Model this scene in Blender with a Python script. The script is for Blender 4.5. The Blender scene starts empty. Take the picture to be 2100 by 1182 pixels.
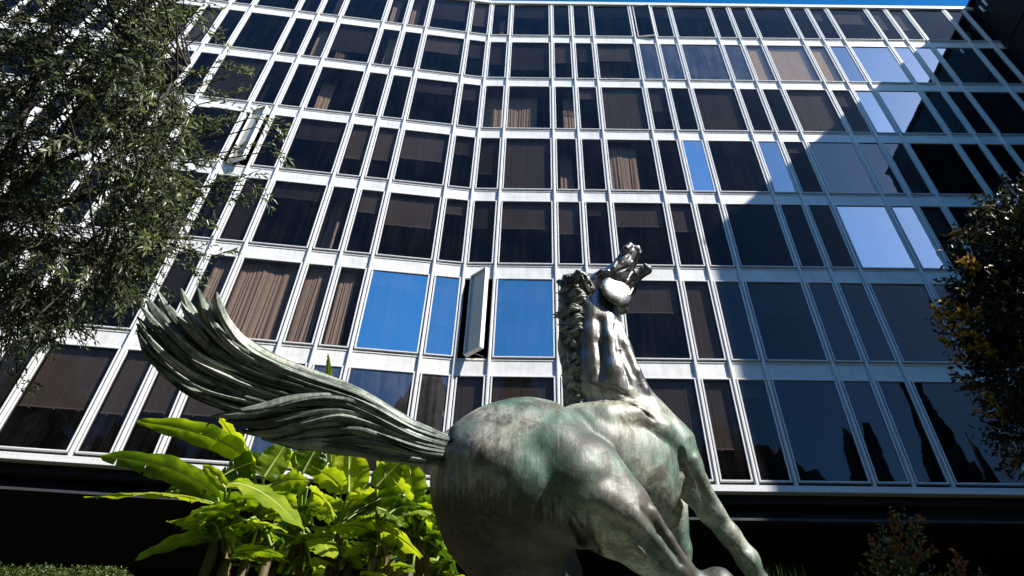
import bpy, bmesh, math, random
import numpy as np
from mathutils import Vector, Matrix, Euler

# ------------------------------------------------------------------ camera, sky, sun, exposure
SC = bpy.context.scene
COL = SC.collection
R = math.radians
CAMH = 0.7
FPX, PX, PY = 1418.6, 1092.4, 591.0          # lens in pixels of the 2100 x 1182 photograph
PITCH, ROLL = 0.74091, 0.01203
cp, sp, cr, sr = math.cos(PITCH), math.sin(PITCH), math.cos(ROLL), math.sin(ROLL)
FW = Vector((0, cp, sp)); _u = Vector((0, -sp, cp)); _r = Vector((1, 0, 0))
RT = _r * cr + _u * sr
UP = _u * cr - _r * sr
CAM = Vector((0, 0, CAMH))
cam = bpy.data.objects.new('camera', bpy.data.cameras.new('camera'))
COL.objects.link(cam)
cam.data.sensor_width = 36
cam.data.lens = FPX / 2100 * 36
cam.data.shift_x = (1050 - PX) / 2100
cam.data.clip_start = 0.05
cam.data.clip_end = 3000
cam.matrix_world = Matrix(((RT.x, UP.x, -FW.x, CAM.x), (RT.y, UP.y, -FW.y, CAM.y), (RT.z, UP.z, -FW.z, CAM.z), (0, 0, 0, 1)))
cam.data.dof.use_dof = True
cam.data.dof.focus_distance = 6.2
cam.data.dof.aperture_fstop = 4.0
SC.camera = cam

SUN_AZ, SUN_EL = 57.0, 42.2      # azimuth to the right of straight behind the camera
w = bpy.data.worlds.new('World'); SC.world = w; w.use_nodes = True
nt = w.node_tree
sky = nt.nodes.new('ShaderNodeTexSky'); sky.sky_type = 'NISHITA'; sky.sun_disc = False
sky.sun_elevation = R(SUN_EL)
sx, sy, sz = math.sin(R(SUN_AZ)) * math.cos(R(SUN_EL)), -math.cos(R(SUN_AZ)) * math.cos(R(SUN_EL)), math.sin(R(SUN_EL))
sky.sun_rotation = math.atan2(sx, sy)
sky.altitude = 50; sky.air_density = 1.0; sky.dust_density = 0.3; sky.ozone_density = 2.2
bg = nt.nodes['Background']; bg.inputs['Strength'].default_value = 0.115
hs = nt.nodes.new('ShaderNodeHueSaturation'); hs.inputs['Saturation'].default_value = 1.42   # deep polarised blue of the photograph
nt.links.new(sky.outputs[0], hs.inputs['Color']); nt.links.new(hs.outputs[0], bg.inputs[0])
sl = bpy.data.lights.new('sun', 'SUN'); sl.energy = 5.0; sl.angle = R(0.5); sl.color = (1, 0.955, 0.88)
sun = bpy.data.objects.new('sun', sl); COL.objects.link(sun)
sun.rotation_euler = Vector((sx, sy, sz)).to_track_quat('Z', 'Y').to_euler()
SC.view_settings.view_transform = 'Standard'; SC.view_settings.look = 'None'
SC.view_settings.exposure = 0.80; SC.view_settings.gamma = 1; SC.view_settings.use_curve_mapping = False
SC.cycles.max_bounces = 8; SC.cycles.transparent_max_bounces = 24; SC.cycles.caustics_reflective = False
rnd = random.Random(7)

# ------------------------------------------------------------------ helpers
def at(x, y, d):
    """world point on the sight line of photo pixel (x, y), d metres along the lens axis"""
    return CAM + FW * d + RT * ((x - PX) / FPX * d) - UP * ((y - PY) / FPX * d)

def link(name, me, parent=None, loc=None, rot=None):
    o = bpy.data.objects.new(name, me); COL.objects.link(o)
    if parent is not None: o.parent = parent
    if loc is not None: o.location = loc
    if rot is not None: o.rotation_euler = rot
    return o

def tag(o, label=None, cat=None, group=None, kind=None):
    if label: o['label'] = label
    if cat: o['category'] = cat
    if group: o['group'] = group
    if kind: o['kind'] = kind
    return o

def empty(name, loc=(0, 0, 0), rot=None):
    return link(name, None, None, loc, rot)

class MB:
    """collects boxes, tubes and faces into one mesh"""
    def __init__(s): s.v = []; s.f = []; s.m = []
    def add(s, vs, fs, mi=0):
        b = len(s.v); s.v += [tuple(v) for v in vs]
        s.f += [tuple(b + i for i in f) for f in fs]; s.m += [mi] * len(fs); return s
    def box(s, a, b, mi=0, M=None):
        (x0, y0, z0), (x1, y1, z1) = a, b
        vs = [(x0, y0, z0), (x1, y0, z0), (x1, y1, z0), (x0, y1, z0), (x0, y0, z1), (x1, y0, z1), (x1, y1, z1), (x0, y1, z1)]
        if M is not None: vs = [M @ Vector(v) for v in vs]
        return s.add(vs, [(3, 2, 1, 0), (4, 5, 6, 7), (0, 1, 5, 4), (1, 2, 6, 5), (2, 3, 7, 6), (3, 0, 4, 7)], mi)
    def tube(s, pts, rads, n=8, mi=0, cap=True):
        pts = [Vector(p) for p in pts]; rings = []; vs = []; fs = []
        t = (pts[1] - pts[0]).normalized(); a = t.orthogonal().normalized()
        for i, p in enumerate(pts):
            t2 = (pts[min(i + 1, len(pts) - 1)] - pts[max(i - 1, 0)]).normalized()
            a = (a - t2 * a.dot(t2)).normalized(); b = t2.cross(a)
            for k in range(n):
                an = 2 * math.pi * k / n; vs.append(p + (a * math.cos(an) + b * math.sin(an)) * rads[i])
        for i in range(len(pts) - 1):
            for k in range(n):
                fs.append((i * n + k, i * n + (k + 1) % n, (i + 1) * n + (k + 1) % n, (i + 1) * n + k))
        if cap: fs.append(tuple(range(n - 1, -1, -1))); fs.append(tuple((len(pts) - 1) * n + k for k in range(n)))
        return s.add(vs, fs, mi)
    def mesh(s, name, mats, smooth=False):
        me = bpy.data.meshes.new(name); me.from_pydata(s.v, [], s.f)
        for m in (mats if isinstance(mats, (list, tuple)) else [mats]): me.materials.append(m)
        if any(s.m): me.polygons.foreach_set('material_index', s.m)
        if smooth: me.polygons.foreach_set('use_smooth', [True] * len(s.f))
        me.update(); return me

def bevelled(me, w=0.006):
    bm = bmesh.new(); bm.from_mesh(me)
    bmesh.ops.bevel(bm, geom=bm.edges[:], offset=w, segments=1, affect='EDGES', clamp_overlap=True)
    bm.to_mesh(me); bm.free(); return me

# ------------------------------------------------------------------ materials
class Mat:
    def __init__(s, name, col=(.5, .5, .5), rough=.6, metal=0, spec=None):
        s.m = bpy.data.materials.new(name); s.m.use_nodes = True; s.nt = s.m.node_tree
        s.b = s.nt.nodes['Principled BSDF']; s.out = s.nt.nodes['Material Output']
        s.b.inputs['Base Color'].default_value = (*col, 1); s.b.inputs['Roughness'].default_value = rough
        s.b.inputs['Metallic'].default_value = metal
        if spec is not None: s.b.inputs['Specular IOR Level'].default_value = spec
    def n(s, t, **k):
        nd = s.nt.nodes.new('ShaderNode' + t)
        for a, b in k.items():
            if hasattr(nd, a): setattr(nd, a, b)
            else: nd.inputs[a.replace('_', ' ')].default_value = b
        return nd
    def l(s, a, b): s.nt.links.new(a, b)
    def noise(s, scale, detail=5, rough=.6, coord='Object', vec=None, stretch=None, dist=0):
        tc = s.n('TexCoord'); src = vec or tc.outputs[coord]
        if stretch:
            mp = s.n('Mapping'); mp.inputs['Scale'].default_value = stretch; s.l(src, mp.inputs[0]); src = mp.outputs[0]
        nz = s.n('TexNoise'); nz.inputs['Scale'].default_value = scale; nz.inputs['Detail'].default_value = detail
        nz.inputs['Roughness'].default_value = rough; nz.inputs['Distortion'].default_value = dist
        s.l(src, nz.inputs['Vector']); return nz.outputs['Fac']
    def ramp(s, fac, stops):
        r = s.n('ValToRGB'); e = r.color_ramp.elements
        while len(e) < len(stops): e.new(.5)
        for el, (p, c) in zip(e, stops):
            el.position = p; el.color = (*c, 1) if len(c) == 3 else c
        s.l(fac, r.inputs[0]); return r.outputs[0]
    def mix(s, fac, a, b, mode='MIX'):
        m = s.n('Mix', data_type='RGBA', blend_type=mode)
        for v, i in ((fac, 0), (a, 6), (b, 7)):
            if isinstance(v, (int, float)): m.inputs[i].default_value = v
            elif isinstance(v, tuple): m.inputs[i].default_value = (*v, 1)
            else: s.l(v, m.inputs[i])
        return m.outputs[2]
    def bump(s, h, st=.3, d=.02):
        b = s.n('Bump'); b.inputs['Strength'].default_value = st; b.inputs['Distance'].default_value = d
        s.l(h, b.inputs['Height']); s.l(b.outputs[0], s.b.inputs['Normal']); return b
    def col(s, c): s.l(c, s.b.inputs['Base Color']); return s

def objrand(m):
    return m.n('ObjectInfo').outputs['Random']

def mat_metal():
    m = Mat('white_aluminium', (.74, .745, .75), .42, 0.0)
    a = m.noise(1.2, 6, .65, 'Generated', stretch=(1, 1, 5)); c = m.ramp(a, [(.3, (.60, .60, .59)), (.62, (.78, .78, .78))])
    g = m.noise(9, 4, .7); c = m.mix(.12, c, m.ramp(g, [(.35, (.45, .44, .42)), (.6, (.8, .8, .8))]))
    m.col(c); rs_ = m.noise(30, 4, .7, 'Object', stretch=(1, 1, .03)); m.col(m.mix(.16, c, m.ramp(rs_, [(.4, (.34, .33, .31)), (.56, (.74, .74, .74))]))); m.bump(m.noise(3, 2), .05, .01); return m.m
def mat_spandrel():
    m = Mat('spandrel_metal', (.62, .62, .61), .5)
    tc = m.n('TexCoord')
    mp = m.n('Mapping'); m.l(tc.outputs['Object'], mp.inputs[0]); m.l(objrand(m), mp.inputs['Location'])
    a = m.noise(1.6, 6, .65, vec=mp.outputs[0], stretch=(1.0, 1, 2.0)); c = m.ramp(a, [(.28, (.56, .55, .53)), (.6, (.76, .755, .75))])
    s_ = m.noise(14, 3, .6, vec=mp.outputs[0], stretch=(1, 1, .08)); c = m.mix(.3, c, m.ramp(s_, [(.35, (.5, .49, .46)), (.6, (.72, .72, .71))]))
    m.col(c); return m.m
def mat_glass(name, ior, tint, rough=0.0, streak=.0):
    m = Mat(name); nt = m.nt; nt.nodes.remove(m.b)
    tr = m.n('BsdfTransparent'); tr.inputs[0].default_value = (*tint, 1)
    gl = m.n('BsdfGlossy'); gl.inputs['Roughness'].default_value = rough
    gl.inputs['Color'].default_value = (.90, .97, 1, 1)
    wt = m.n('TexCoord'); wm = m.n('Mapping'); m.l(wt.outputs['Object'], wm.inputs[0]); wi = m.n('ObjectInfo'); m.l(wi.outputs['Random'], wm.inputs['Location'])
    wn = m.noise(1.1, 2, .5, vec=wm.outputs[0]); wb = m.n('Bump'); wb.inputs['Strength'].default_value = .5; wb.inputs['Distance'].default_value = .004
    m.l(wn, wb.inputs['Height']); m.l(wb.outputs[0], gl.inputs['Normal'])
    lw = m.n('LayerWeight'); lw.inputs['Blend'].default_value = .5      # Schlick's law, the same from both sides of the thin pane
    pw5 = m.n('Math', operation='POWER'); m.l(lw.outputs['Facing'], pw5.inputs[0]); pw5.inputs[1].default_value = 5
    fr = m.n('MapRange'); m.l(pw5.outputs[0], fr.inputs['Value']); orr = m.n('ObjectInfo'); vr = m.n('MapRange'); m.l(orr.outputs['Random'], vr.inputs['Value']); vr.inputs['To Min'].default_value = ior * .82; vr.inputs['To Max'].default_value = min(.95, ior * 1.18); m.l(vr.outputs[0], fr.inputs['To Min']); fr.inputs['To Max'].default_value = 1
    mx = m.n('MixShader'); m.l(fr.outputs[0], mx.inputs[0]); m.l(tr.outputs[0], mx.inputs[1]); m.l(gl.outputs[0], mx.inputs[2])
    # faint dust and dried rain runs lying on the pane
    df = m.n('BsdfDiffuse'); df.inputs['Color'].default_value = (.42, .38, .40, 1)
    tc = m.n('TexCoord'); mp = m.n('Mapping'); m.l(tc.outputs['Object'], mp.inputs[0])
    ri = m.n('ObjectInfo'); m.l(ri.outputs['Random'], mp.inputs['Location'])
    a = m.noise(7, 5, .6, vec=mp.outputs[0], stretch=(1, 1, .06)); b = m.noise(.9, 4, .6, vec=mp.outputs[0])
    mm = m.n('Math', operation='MULTIPLY'); m.l(a, mm.inputs[0]); m.l(b, mm.inputs[1])
    f = m.ramp(mm.outputs[0], [(.16, (.004 + streak * .2,) * 3), (.42, (.022 + streak,) * 3)])
    m2 = m.n('MixShader'); m.l(f, m2.inputs[0]); m.l(mx.outputs[0], m2.inputs[1]); m.l(df.outputs[0], m2.inputs[2])
    m.l(m2.outputs[0], m.out.inputs[0]); return m.m
def plain(name, col, rough=.6, var=.25, scale=4, metal=0, bump=0, spec=.5):
    m = Mat(name, col, rough, metal, spec)
    a = m.noise(scale, 6, .65)
    m.col(m.ramp(a, [(.3, tuple(c * (1 - var) for c in col)), (.7, tuple(min(1, c * (1 + var)) for c in col))]))
    if bump: m.bump(a, bump, .02)
    return m.m

M = {}
M['metal'] = mat_metal(); M['spandrel'] = mat_spandrel()
M['glass'] = mat_glass('tinted_glass', .016, (.46, .43, .42))
M['semi'] = mat_glass('hazy_coated_glass', .038, (.40, .36, .36), streak=.02)
M['mirror'] = mat_glass('mirror_film_glass', .66, (.80, .84, .88), streak=.05)
M['haze'] = mat_glass('dusty_glass', .16, (.40, .37, .38), streak=.16)
M['clear'] = mat_glass('bronze_sun_glass', .12, (.86, .74, .62), streak=.03)
M['gap'] = plain('dark_gasket', (.035, .037, .045), .6)
M['inside'] = plain('office_interior', (.03, .027, .027), .9, spec=.1)
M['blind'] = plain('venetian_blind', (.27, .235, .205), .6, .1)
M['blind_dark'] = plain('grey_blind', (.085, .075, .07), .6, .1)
M['cream'] = plain('cream_blind_and_sky_pane', (.72, .64, .52), .7, .12, 2)
M['curtain'] = plain('tan_curtain', (.70, .57, .45), .9, .12, 6)
M['black'] = plain('black_cladding', (.006, .006, .007), .55, .3, spec=.12)
M['dark'] = plain('dark_cladding', (.008, .008, .01), .5, .3, spec=.12)
M['soffit'] = plain('dark_soffit_plank', (.022, .018, .016), .6, .35, 2, spec=.12)
M['trim'] = plain('grey_trim', (.05, .05, .056), .6, spec=.2)

# ------------------------------------------------------------------ ground
def slab(name, mb, mat): return tag(link(name, mb.mesh(name, mat)), kind='structure')
m = Mat('soil_and_ground_cover', (.05, .06, .03), .95); a = m.noise(.8, 8, .7)
m.col(m.ramp(a, [(.35, (.035, .03, .02)), (.65, (.06, .075, .03))])); m.bump(m.noise(6, 6), .6, .06); M['soil'] = m.m
m = Mat('asphalt', (.05, .05, .05), .9); m.col(m.ramp(m.noise(30, 4), [(.3, (.04, .04, .04)), (.7, (.065, .065, .062))])); M['asphalt'] = m.m
slab('ground', MB().add([(-900, -900, 0), (900, -900, 0), (900, 900, 0), (-900, 900, 0)], [(0, 1, 2, 3)]), M['asphalt'])
BEDZ = 1.55
bed = MB()
nx, ny = 60, 24
vs = []; fs = []
for j in range(ny + 1):
    for i in range(nx + 1):
        x = -22 + 44 * i / nx; y = 3.2 + 8.8 * j / ny
        vs.append((x, y, BEDZ + .12 * math.sin(x * 1.3) * math.sin(y * 1.1) + .05 * rnd.random()))
for j in range(ny):
    for i in range(nx):
        q = j * (nx + 1) + i; fs.append((q, q + 1, q + nx + 2, q + nx + 1))
bed.add(vs, fs)
bed.box((-22, 3.0, 0), (22, 3.2, BEDZ + .16)); bed.box((-22, 12, 0), (22, 12.2, BEDZ + .16))
slab('planting_bed', bed, M['soil'])

# ------------------------------------------------------------------ the office building
NP, WP = 0.92, 1.833
CR = Vector((-2.061, 15.0017, 0))
AR, AL = 0.00045, 0.1211
FH, Z1 = 3.515, 7.62 + CAMH
ROWS = 7
K0, K1 = -19, 21                       # mullion numbers, 0 is the fold
def s_of(k):
    p = 0
    for i in range(abs(k)): p += WP if i % 3 == 1 else NP
    return p if k >= 0 else -p
def wide(c):                            # cell c lies between mullion c and c + 1
    i = c if c >= 0 else -c - 1
    return i % 3 == 1
def fpos(s, z=0.0, out=0.0):
    a = AR if s >= 0 else AL
    return CR + Vector((s * math.cos(a) + out * math.sin(a), s * math.sin(a) - out * math.cos(a), z))
def frot(s): return (0, 0, AR if s >= 0 else AL)

bld = tag(empty('office_building', CR), 'white metal and dark glass office block folded in the middle, behind the bronze horse', 'building')
def part(name, me, s, z, out=0, parent=bld, rot=None, label=None):
    p = fpos(s, z, out) - CR if parent is bld else (s, -out, z)
    o = link(name, me, parent, p, rot if rot is not None else (frot(s) if parent is bld else None))
    if label: o['label'] = label
    return o

ZB, ZT = Z1 - .10, Z1 + 6 * FH + 2.90     # foot and head of the curtain wall
mu = MB()
mu.box((-.045, -.068, ZB), (.045, .10, ZT)); mu.box((-.028, -.094, ZB), (.028, -.0685, ZT))
mull = bevelled(mu.mesh('mullion', M['metal']), .006)
for k in range(K0, K1 + 1):
    part('mullion', mull, s_of(k) - (1e-4 if k < 0 else 0), 0)

def frame_mesh(wd, ht, name='frame', th=.038, d0=-.045, d1=.03):
    b = MB(); h = wd / 2
    b.box((-h, d0, 0), (h, d1, th)); b.box((-h, d0, ht - th), (h, d1, ht))
    b.box((-h, d0, th), (-h + th, d1, ht - th)); b.box((h - th, d0, th), (h, d1, ht - th))
    return bevelled(b.mesh(name, M['metal']), .004)
WH = 2.92
SW = {False: NP - .09 - .060, True: WP - .09 - .060}
FR = {k: frame_mesh(SW[k], WH) for k in SW}
def pane_mesh(wd, mat):
    h = wd / 2 - .036
    b = MB(); b.add([(-h, -.012, .036), (h, -.012, .036), (h, -.012, WH - .036), (-h, -.012, WH - .036)], [(0, 1, 2, 3)])
    return b.mesh('pane', mat)
PANE = {(k, g): pane_mesh(SW[k], M[g]) for k in SW for g in ('glass', 'semi', 'mirror', 'haze', 'cream', 'clear')}
def gasket_mesh(wd):
    b = MB(); h = wd / 2 + .0295
    b.box((-h, .032, 0), (-h + .07, .06, WH)); b.box((h - .07, .032, 0), (h, .06, WH))
    b.box((-h + .07, .032, -.03), (h - .07, .045, .045)); b.box((-h + .07, .032, WH - .045), (h - .07, .045, WH))
    return b.mesh('rebate', M['gap'])
GASK = {k: gasket_mesh(SW[k]) for k in SW}
_bl = {}
def blind_mesh(wd, drop, mat):
    key = (wd, drop, mat)
    if key in _bl: return _bl[key]
    b = MB(); h = wd / 2 - .05; z = WH - .06; n = int(drop / .042)
    for i in range(n):
        zz = z - i * .042
        b.add([(-h, .0, zz), (h, .0, zz), (h, .016, zz - .047), (-h, .016, zz - .047)], [(0, 1, 2, 3)])
    zz = z - n * .042
    b.box((-h, -.008, zz - .03), (h, .014, zz))
    for x in ((-h * .7, 0, h * .7) if wd > 1 else (-h * .5, h * .5)):
        b.box((x - .004, -.012, zz - .07), (x + .004, -.006, z)); b.box((x - .012, -.016, zz - .075), (x + .012, -.004, zz - .04))
    _bl[key] = b.mesh('blind', M[mat]); return _bl[key]
_cu = {}
def curtain_mesh(wd, x0, x1, seed):
    key = (wd, x0, x1, seed)
    if key in _cu: return _cu[key]
    r = random.Random(seed); n = max(8, int((x1 - x0) / .014)); vs = []; fs = []
    edges = [0.0]
    while edges[-1] < x1 - x0: edges.append(edges[-1] + r.choice((.05, .07, .09, .13, .19)) * r.uniform(.8, 1.2))
    amp = [r.uniform(.02, .075) for _ in edges]; ln_ = [r.uniform(-.05, .05) for _ in edges]; sw_ = r.uniform(-.16, .16)
    for j in range(9):
        z = .02 + (WH - .03) * j / 8; tj = 1 - j / 8
        for i in range(n + 1):
            u = (x1 - x0) * i / n; e = max(q for q in range(len(edges)) if edges[q] <= u + 1e-9); e = min(e, len(edges) - 2)
            ph = (u - edges[e]) / (edges[e + 1] - edges[e])
            y = -amp[e] * math.sin(math.pi * ph) ** .8 * (.45 + .55 * tj) + .02 * math.sin(u * 7 + seed)
            vs.append((x0 + u + (ln_[e] + sw_ * u / (x1 - x0 + .01)) * tj * .6, y, z))
    for j in range(8):
        for i in range(n):
            q = j * (n + 1) + i; fs.append((q, q + 1, q + n + 2, q + n + 1))
    me = MB().add(vs, fs).mesh('curtain', M['curtain'], True); _cu[key] = me; return me

MIRROR = {(2, -2), (2, -1), (2, 1), (4, 6), (4, 8), (3, 10), (3, 11), (5, 12), (5, 13), (5, 14), (6, 12), (6, 13), (6, 14), (6, 15), (6, 16)}
SEMI = {(3, 12), (3, 13), (5, 15), (5, 16), (1, 9), (1, 10), (2, 10)}
HAZE = {(1, -2), (1, -1), (1, -3), (1, -4), (6, 5), (6, 6), (6, 7), (6, 8), (4, 10), (4, 11), (4, 12)}
BEIGE = {(6, 9): 2.8, (6, 10): 2.8, (6, 11): 2.8}
OPEN = {(2, 0): -40, (7, 5): -7, (4, -7): -27}
# (row, cell): (depth behind the glass, from, to) as fractions of the width
CURT = {(2, -6): (.2, .2, 1), (2, -5): (.2, 0, 1), (2, -4): (.22, 0, .85), (2, -3): (.26, 0, .62),
        (5, 0): (.5, .0, 1), (5, 1): (.5, .0, .7), (5, 2): (.5, .45, 1), (4, 4): (.34, .05, .66), (6, 4): (.8, 0, .7),
        (4, 2): (.75, .2, .8), (6, -6): (.42, .1, .6), (6, -4): (.38, .35, .8), (7, -3): (.42, .0, .5), (7, -4): (.42, 0, .5),
        (7, 0): (.7, .4, .7), (3, -4): (.65, .0, .5), (3, -7): (.6, .2, .5), (5, -5): (.7, 0, .3), (7, -6): (.5, .3, .8), (6, -5): (.75, 0, .25)}
BLIND = {(3, -2): 1.35, (3, 1): 1.15, (3, -1): .55, (3, 0): 1.15, (3, 2): 1.35, (3, 3): .5, (4, -2): 1.45, (4, -1): .9, (4, 0): 1.9, (4, 1): 2.84,
         (4, -3): 1.7, (4, -4): 1.8, (5, -2): .7, (5, -1): .9, (5, 4): 2.84, (6, 1): 2.0, (6, -2): 1.1, (6, -5): 1.9, (7, -1): 1.9, (7, -2): 1.7,
         (7, 1): 1.0, (6, 0): 1.6, (6, 2): 1.4, (6, 3): 1.3, (2, 1): .75, (2, -2): .45, (2, -1): 1.7, (2, 4): 1.1, (2, 5): 2.84, (1, 0): 2.84, (1, 1): 2.84,
         (1, 5): 1.95, (1, 4): 2.84, (3, 5): 1.2, (3, 4): 1.0, (1, -8): 1.7, (1, -7): 1.75, (1, -6): 1.6, (1, -5): 1.6, (1, -9): 1.9, (5, 5): 1.4, (5, 7): 2.84, (3, -3): .9,
         (6, 4): 1.2, (5, 3): .6, (3, -5): .6, (4, -5): 1.0, (3, -8): 1.0, (5, 10): 2.84}
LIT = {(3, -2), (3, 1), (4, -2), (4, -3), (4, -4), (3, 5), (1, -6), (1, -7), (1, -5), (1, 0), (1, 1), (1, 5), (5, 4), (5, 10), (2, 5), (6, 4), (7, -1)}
wg = 'windows of the white office block'
for rI in range(1, ROWS + 1):
    z = Z1 + (rI - 1) * FH
    for c in range(K0, K1):
        wd = wide(c); s = (s_of(c) + s_of(c + 1)) / 2; sw = SW[wd]; key = (rI, c)
        win = part('window', FR[wd], s, z, 0.0265)
        if key in OPEN:
            a = R(OPEN[key]); win['label'] = 'window with its sash swung open'
            hx = -sw / 2 + (.14 if rI in (2, 4) else .06)
            # hinge at the left stile: the sash turns, what is behind stays
            sash_off = Vector((hx, 0, 0))
            holder = win
            base = fpos(s, z, 0.0265) - CR
            rotm = Matrix.Rotation(frot(s)[2], 3, 'Z'); ra = Matrix.Rotation(a, 3, 'Z')
            holder.location = base + rotm @ (sash_off - ra @ Vector((-sw / 2, 0, 0)))
            holder.rotation_euler = (0, 0, frot(s)[2] + a)
        g = 'mirror' if key in MIRROR else 'semi' if key in SEMI else 'haze' if key in HAZE else 'clear' if key in BEIGE else 'glass'
        if key not in MIRROR and c > 14 and rI < 6: g = 'semi' if rnd.random() < .3 else g
        if g == 'glass' and c >= 6 and rI <= 2 and c not in (5,): g = 'semi'
        p = link('pane', PANE[(wd, g)], win, (0, 0, 0), (R(rnd.gauss(0, .10)), 0, R(rnd.gauss(0, .22))))
        if g == 'mirror': p['label'] = 'pane mirroring the blue sky'
        if key in OPEN:
            if rI in (2, 4): p.data = PANE[(wd, 'cream')]; p['label'] = 'pane coloured cream for the pale sky it reflects'; win.scale = (.80, 1.9, 1); st = MB().tube([(-sw * .25, .02, .10), (-.05, .16, .08), (.12, .30, .05)], [.012] * 3, 6).mesh('stay', M['gap']); link('stay', st, win)  # cream colour stands in for bright sky reflected by the open pane
            continue
        link('rebate', GASK[wd], win)
        if key in BEIGE: link('blind', blind_mesh(sw, BEIGE[key], 'cream'), win, (0, .10, 0))
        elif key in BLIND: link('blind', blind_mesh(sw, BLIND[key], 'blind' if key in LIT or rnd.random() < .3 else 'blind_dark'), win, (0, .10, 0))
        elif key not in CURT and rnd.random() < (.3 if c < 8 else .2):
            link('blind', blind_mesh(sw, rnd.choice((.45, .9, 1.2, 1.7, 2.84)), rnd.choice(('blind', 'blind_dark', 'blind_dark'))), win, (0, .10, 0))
        if key in CURT:
            d, a, b = CURT[key]; h = sw / 2
            link('curtain', curtain_mesh(sw, -h + a * sw, -h + b * sw, rI * 100 + c), win, (0, d, 0))

def span_mesh(wd):
    b = MB(); h = wd / 2; z0, z1 = -(FH - WH), 0
    b.box((-h, .0, z0 + .004), (h, .05, z1 - .004))
    b.box((-h, -.016, z0 + .004), (h, -.0005, z0 + .05)); b.box((-h, -.020, z1 - .085), (h, -.0005, z1 - .05))
    return bevelled(b.mesh('spandrel_panel', M['spandrel']), .004)
SPN = {k: span_mesh((WP if k else NP) - .092) for k in (False, True)}
for rI in range(2, ROWS + 1):
    for c in range(K0, K1):
        part('spandrel_panel', SPN[wide(c)], (s_of(c) + s_of(c + 1)) / 2, Z1 + (rI - 1) * FH, .012)
# sill below the lowest row, coping on top, dark fascia, trim, soffit
sL, sR = s_of(K0), s_of(K1)
for nm, s0, s1 in (('left', sL, -.004), ('right', .004, sR)):
    L = s1 - s0; sm = (s0 + s1) / 2
    def strip(name, y0, y1, z0, z1, mat, bev=.008):
        b = MB(); b.box((-L / 2, y0, z0), (L / 2, y1, z1)); part(name, bevelled(b.mesh(name, mat), bev), sm, 0)
    strip('sill_rail', -.10, .16, ZB - .17, ZB - .002, M['metal'])
    strip('bottom_closer', .03, .16, ZB, Z1 + .02, M['gap'])
    strip('coping', -.13, .5, ZT + .002, ZT + .27, M['metal'], .02)
    strip('fascia', .25, .5, ZB - .70, ZB - .18, M['black'])
    strip('trim_strip', .10, .52, ZB - .78, ZB - .71, M['trim'])
    strip('back_wall', 5.2, 5.4, 0, ZT, M['inside'])
    strip('ground_floor_wall', 4.9, 5.1, 0, ZB - .8, M['black'])
    strip('roof_slab', .52, 12, ZT - .2, ZT + .1, M['inside'])
    for rI in range(1, ROWS + 1):
        strip('floor_slab', .07, 5.1, Z1 + (rI - 1) * FH - .48, Z1 + (rI - 1) * FH - .12, M['inside'], .005)
    if nm == 'left':
        wedge = MB(); zz0, zz1 = ZB - .82, ZB - .79
        wedge.add([(-.3, .1, zz0), (.3, .1, zz0), (1.4, 5.2, zz0), (-1.4, 5.2, zz0), (-.3, .1, zz1 + .012), (.3, .1, zz1 + .012), (1.4, 5.2, zz1 + .012), (-1.4, 5.2, zz1 + .012)],
                  [(3, 2, 1, 0), (4, 5, 6, 7), (0, 1, 5, 4), (1, 2, 6, 5), (2, 3, 7, 6), (3, 0, 4, 7)])
        link('soffit_joint', wedge.mesh('soffit_joint', M['soffit']), bld)
        wb = MB().box((-1.6, 5.0, 0), (1.6, 5.6, ZT)).mesh('back_wall', M['black']); link('back_wall', wb, bld)
    n = int(L / .42)
    pm = bevelled(MB().box((-.203, 0, -.03), (.203, 4.7, 0)).mesh('soffit_plank', M['soffit']), .008)
    for i in range(n):
        part('soffit_plank', pm, s0 + (i + .5) * L / n, ZB - .79, -.14)
# partitions inside so that one does not look along whole storeys
b = MB().box((-.05, .5, 0), (.05, 5.1, ZT - Z1))
pw = b.mesh('partition', M['inside'])
for k in range(K0, K1, 3): part('partition', pw, s_of(k) + (1e-3 if k == 0 else 0), Z1)
# end walls
ew = MB().box((-.1, .11, 0), (.1, 5.4, ZT)).mesh('end_wall', M['dark'])
part('end_wall', ew, sL - .16, 0); part('end_wall', ew, sR + .16, 0)

# ------------------------------------------------------------------ the dark wing at the right
WX, WL = s_of(17) + 1.35, 9.75
WX = 22.45
wing = tag(empty('dark_wing', fpos(WX, 0)), 'dark clad building wing projecting at the right end of the white facade', 'building')
b = MB().box((0.06, -WL, 0), (9, 6, 31.8 + CAMH)); link('wall', b.mesh('wall', M['dark']), wing)
pm = bevelled(MB().box((0, -.76, 0), (.05, .76, 3.40)).mesh('cladding_panel', M['dark']), .012)
for j in range(9):
    for i in range(6): link('cladding_panel', pm, wing, (0.005, -WL + .78 + i * 1.55, .9 + j * 3.5))
lm = bevelled(MB().box((-.10, -.03, 0), (0, .03, .5)).mesh('louvre_blade', M['metal']), .005)
for i in range(5): link('louvre_blade', lm, wing, (0, -.5 - i * .28, 30.6 + CAMH))
b = MB().box((-.12, -WL - .05, 31.8 + CAMH), (9.1, 6.05, 31.98 + CAMH)); link('coping', b.mesh('coping', M['dark']), wing)
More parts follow.
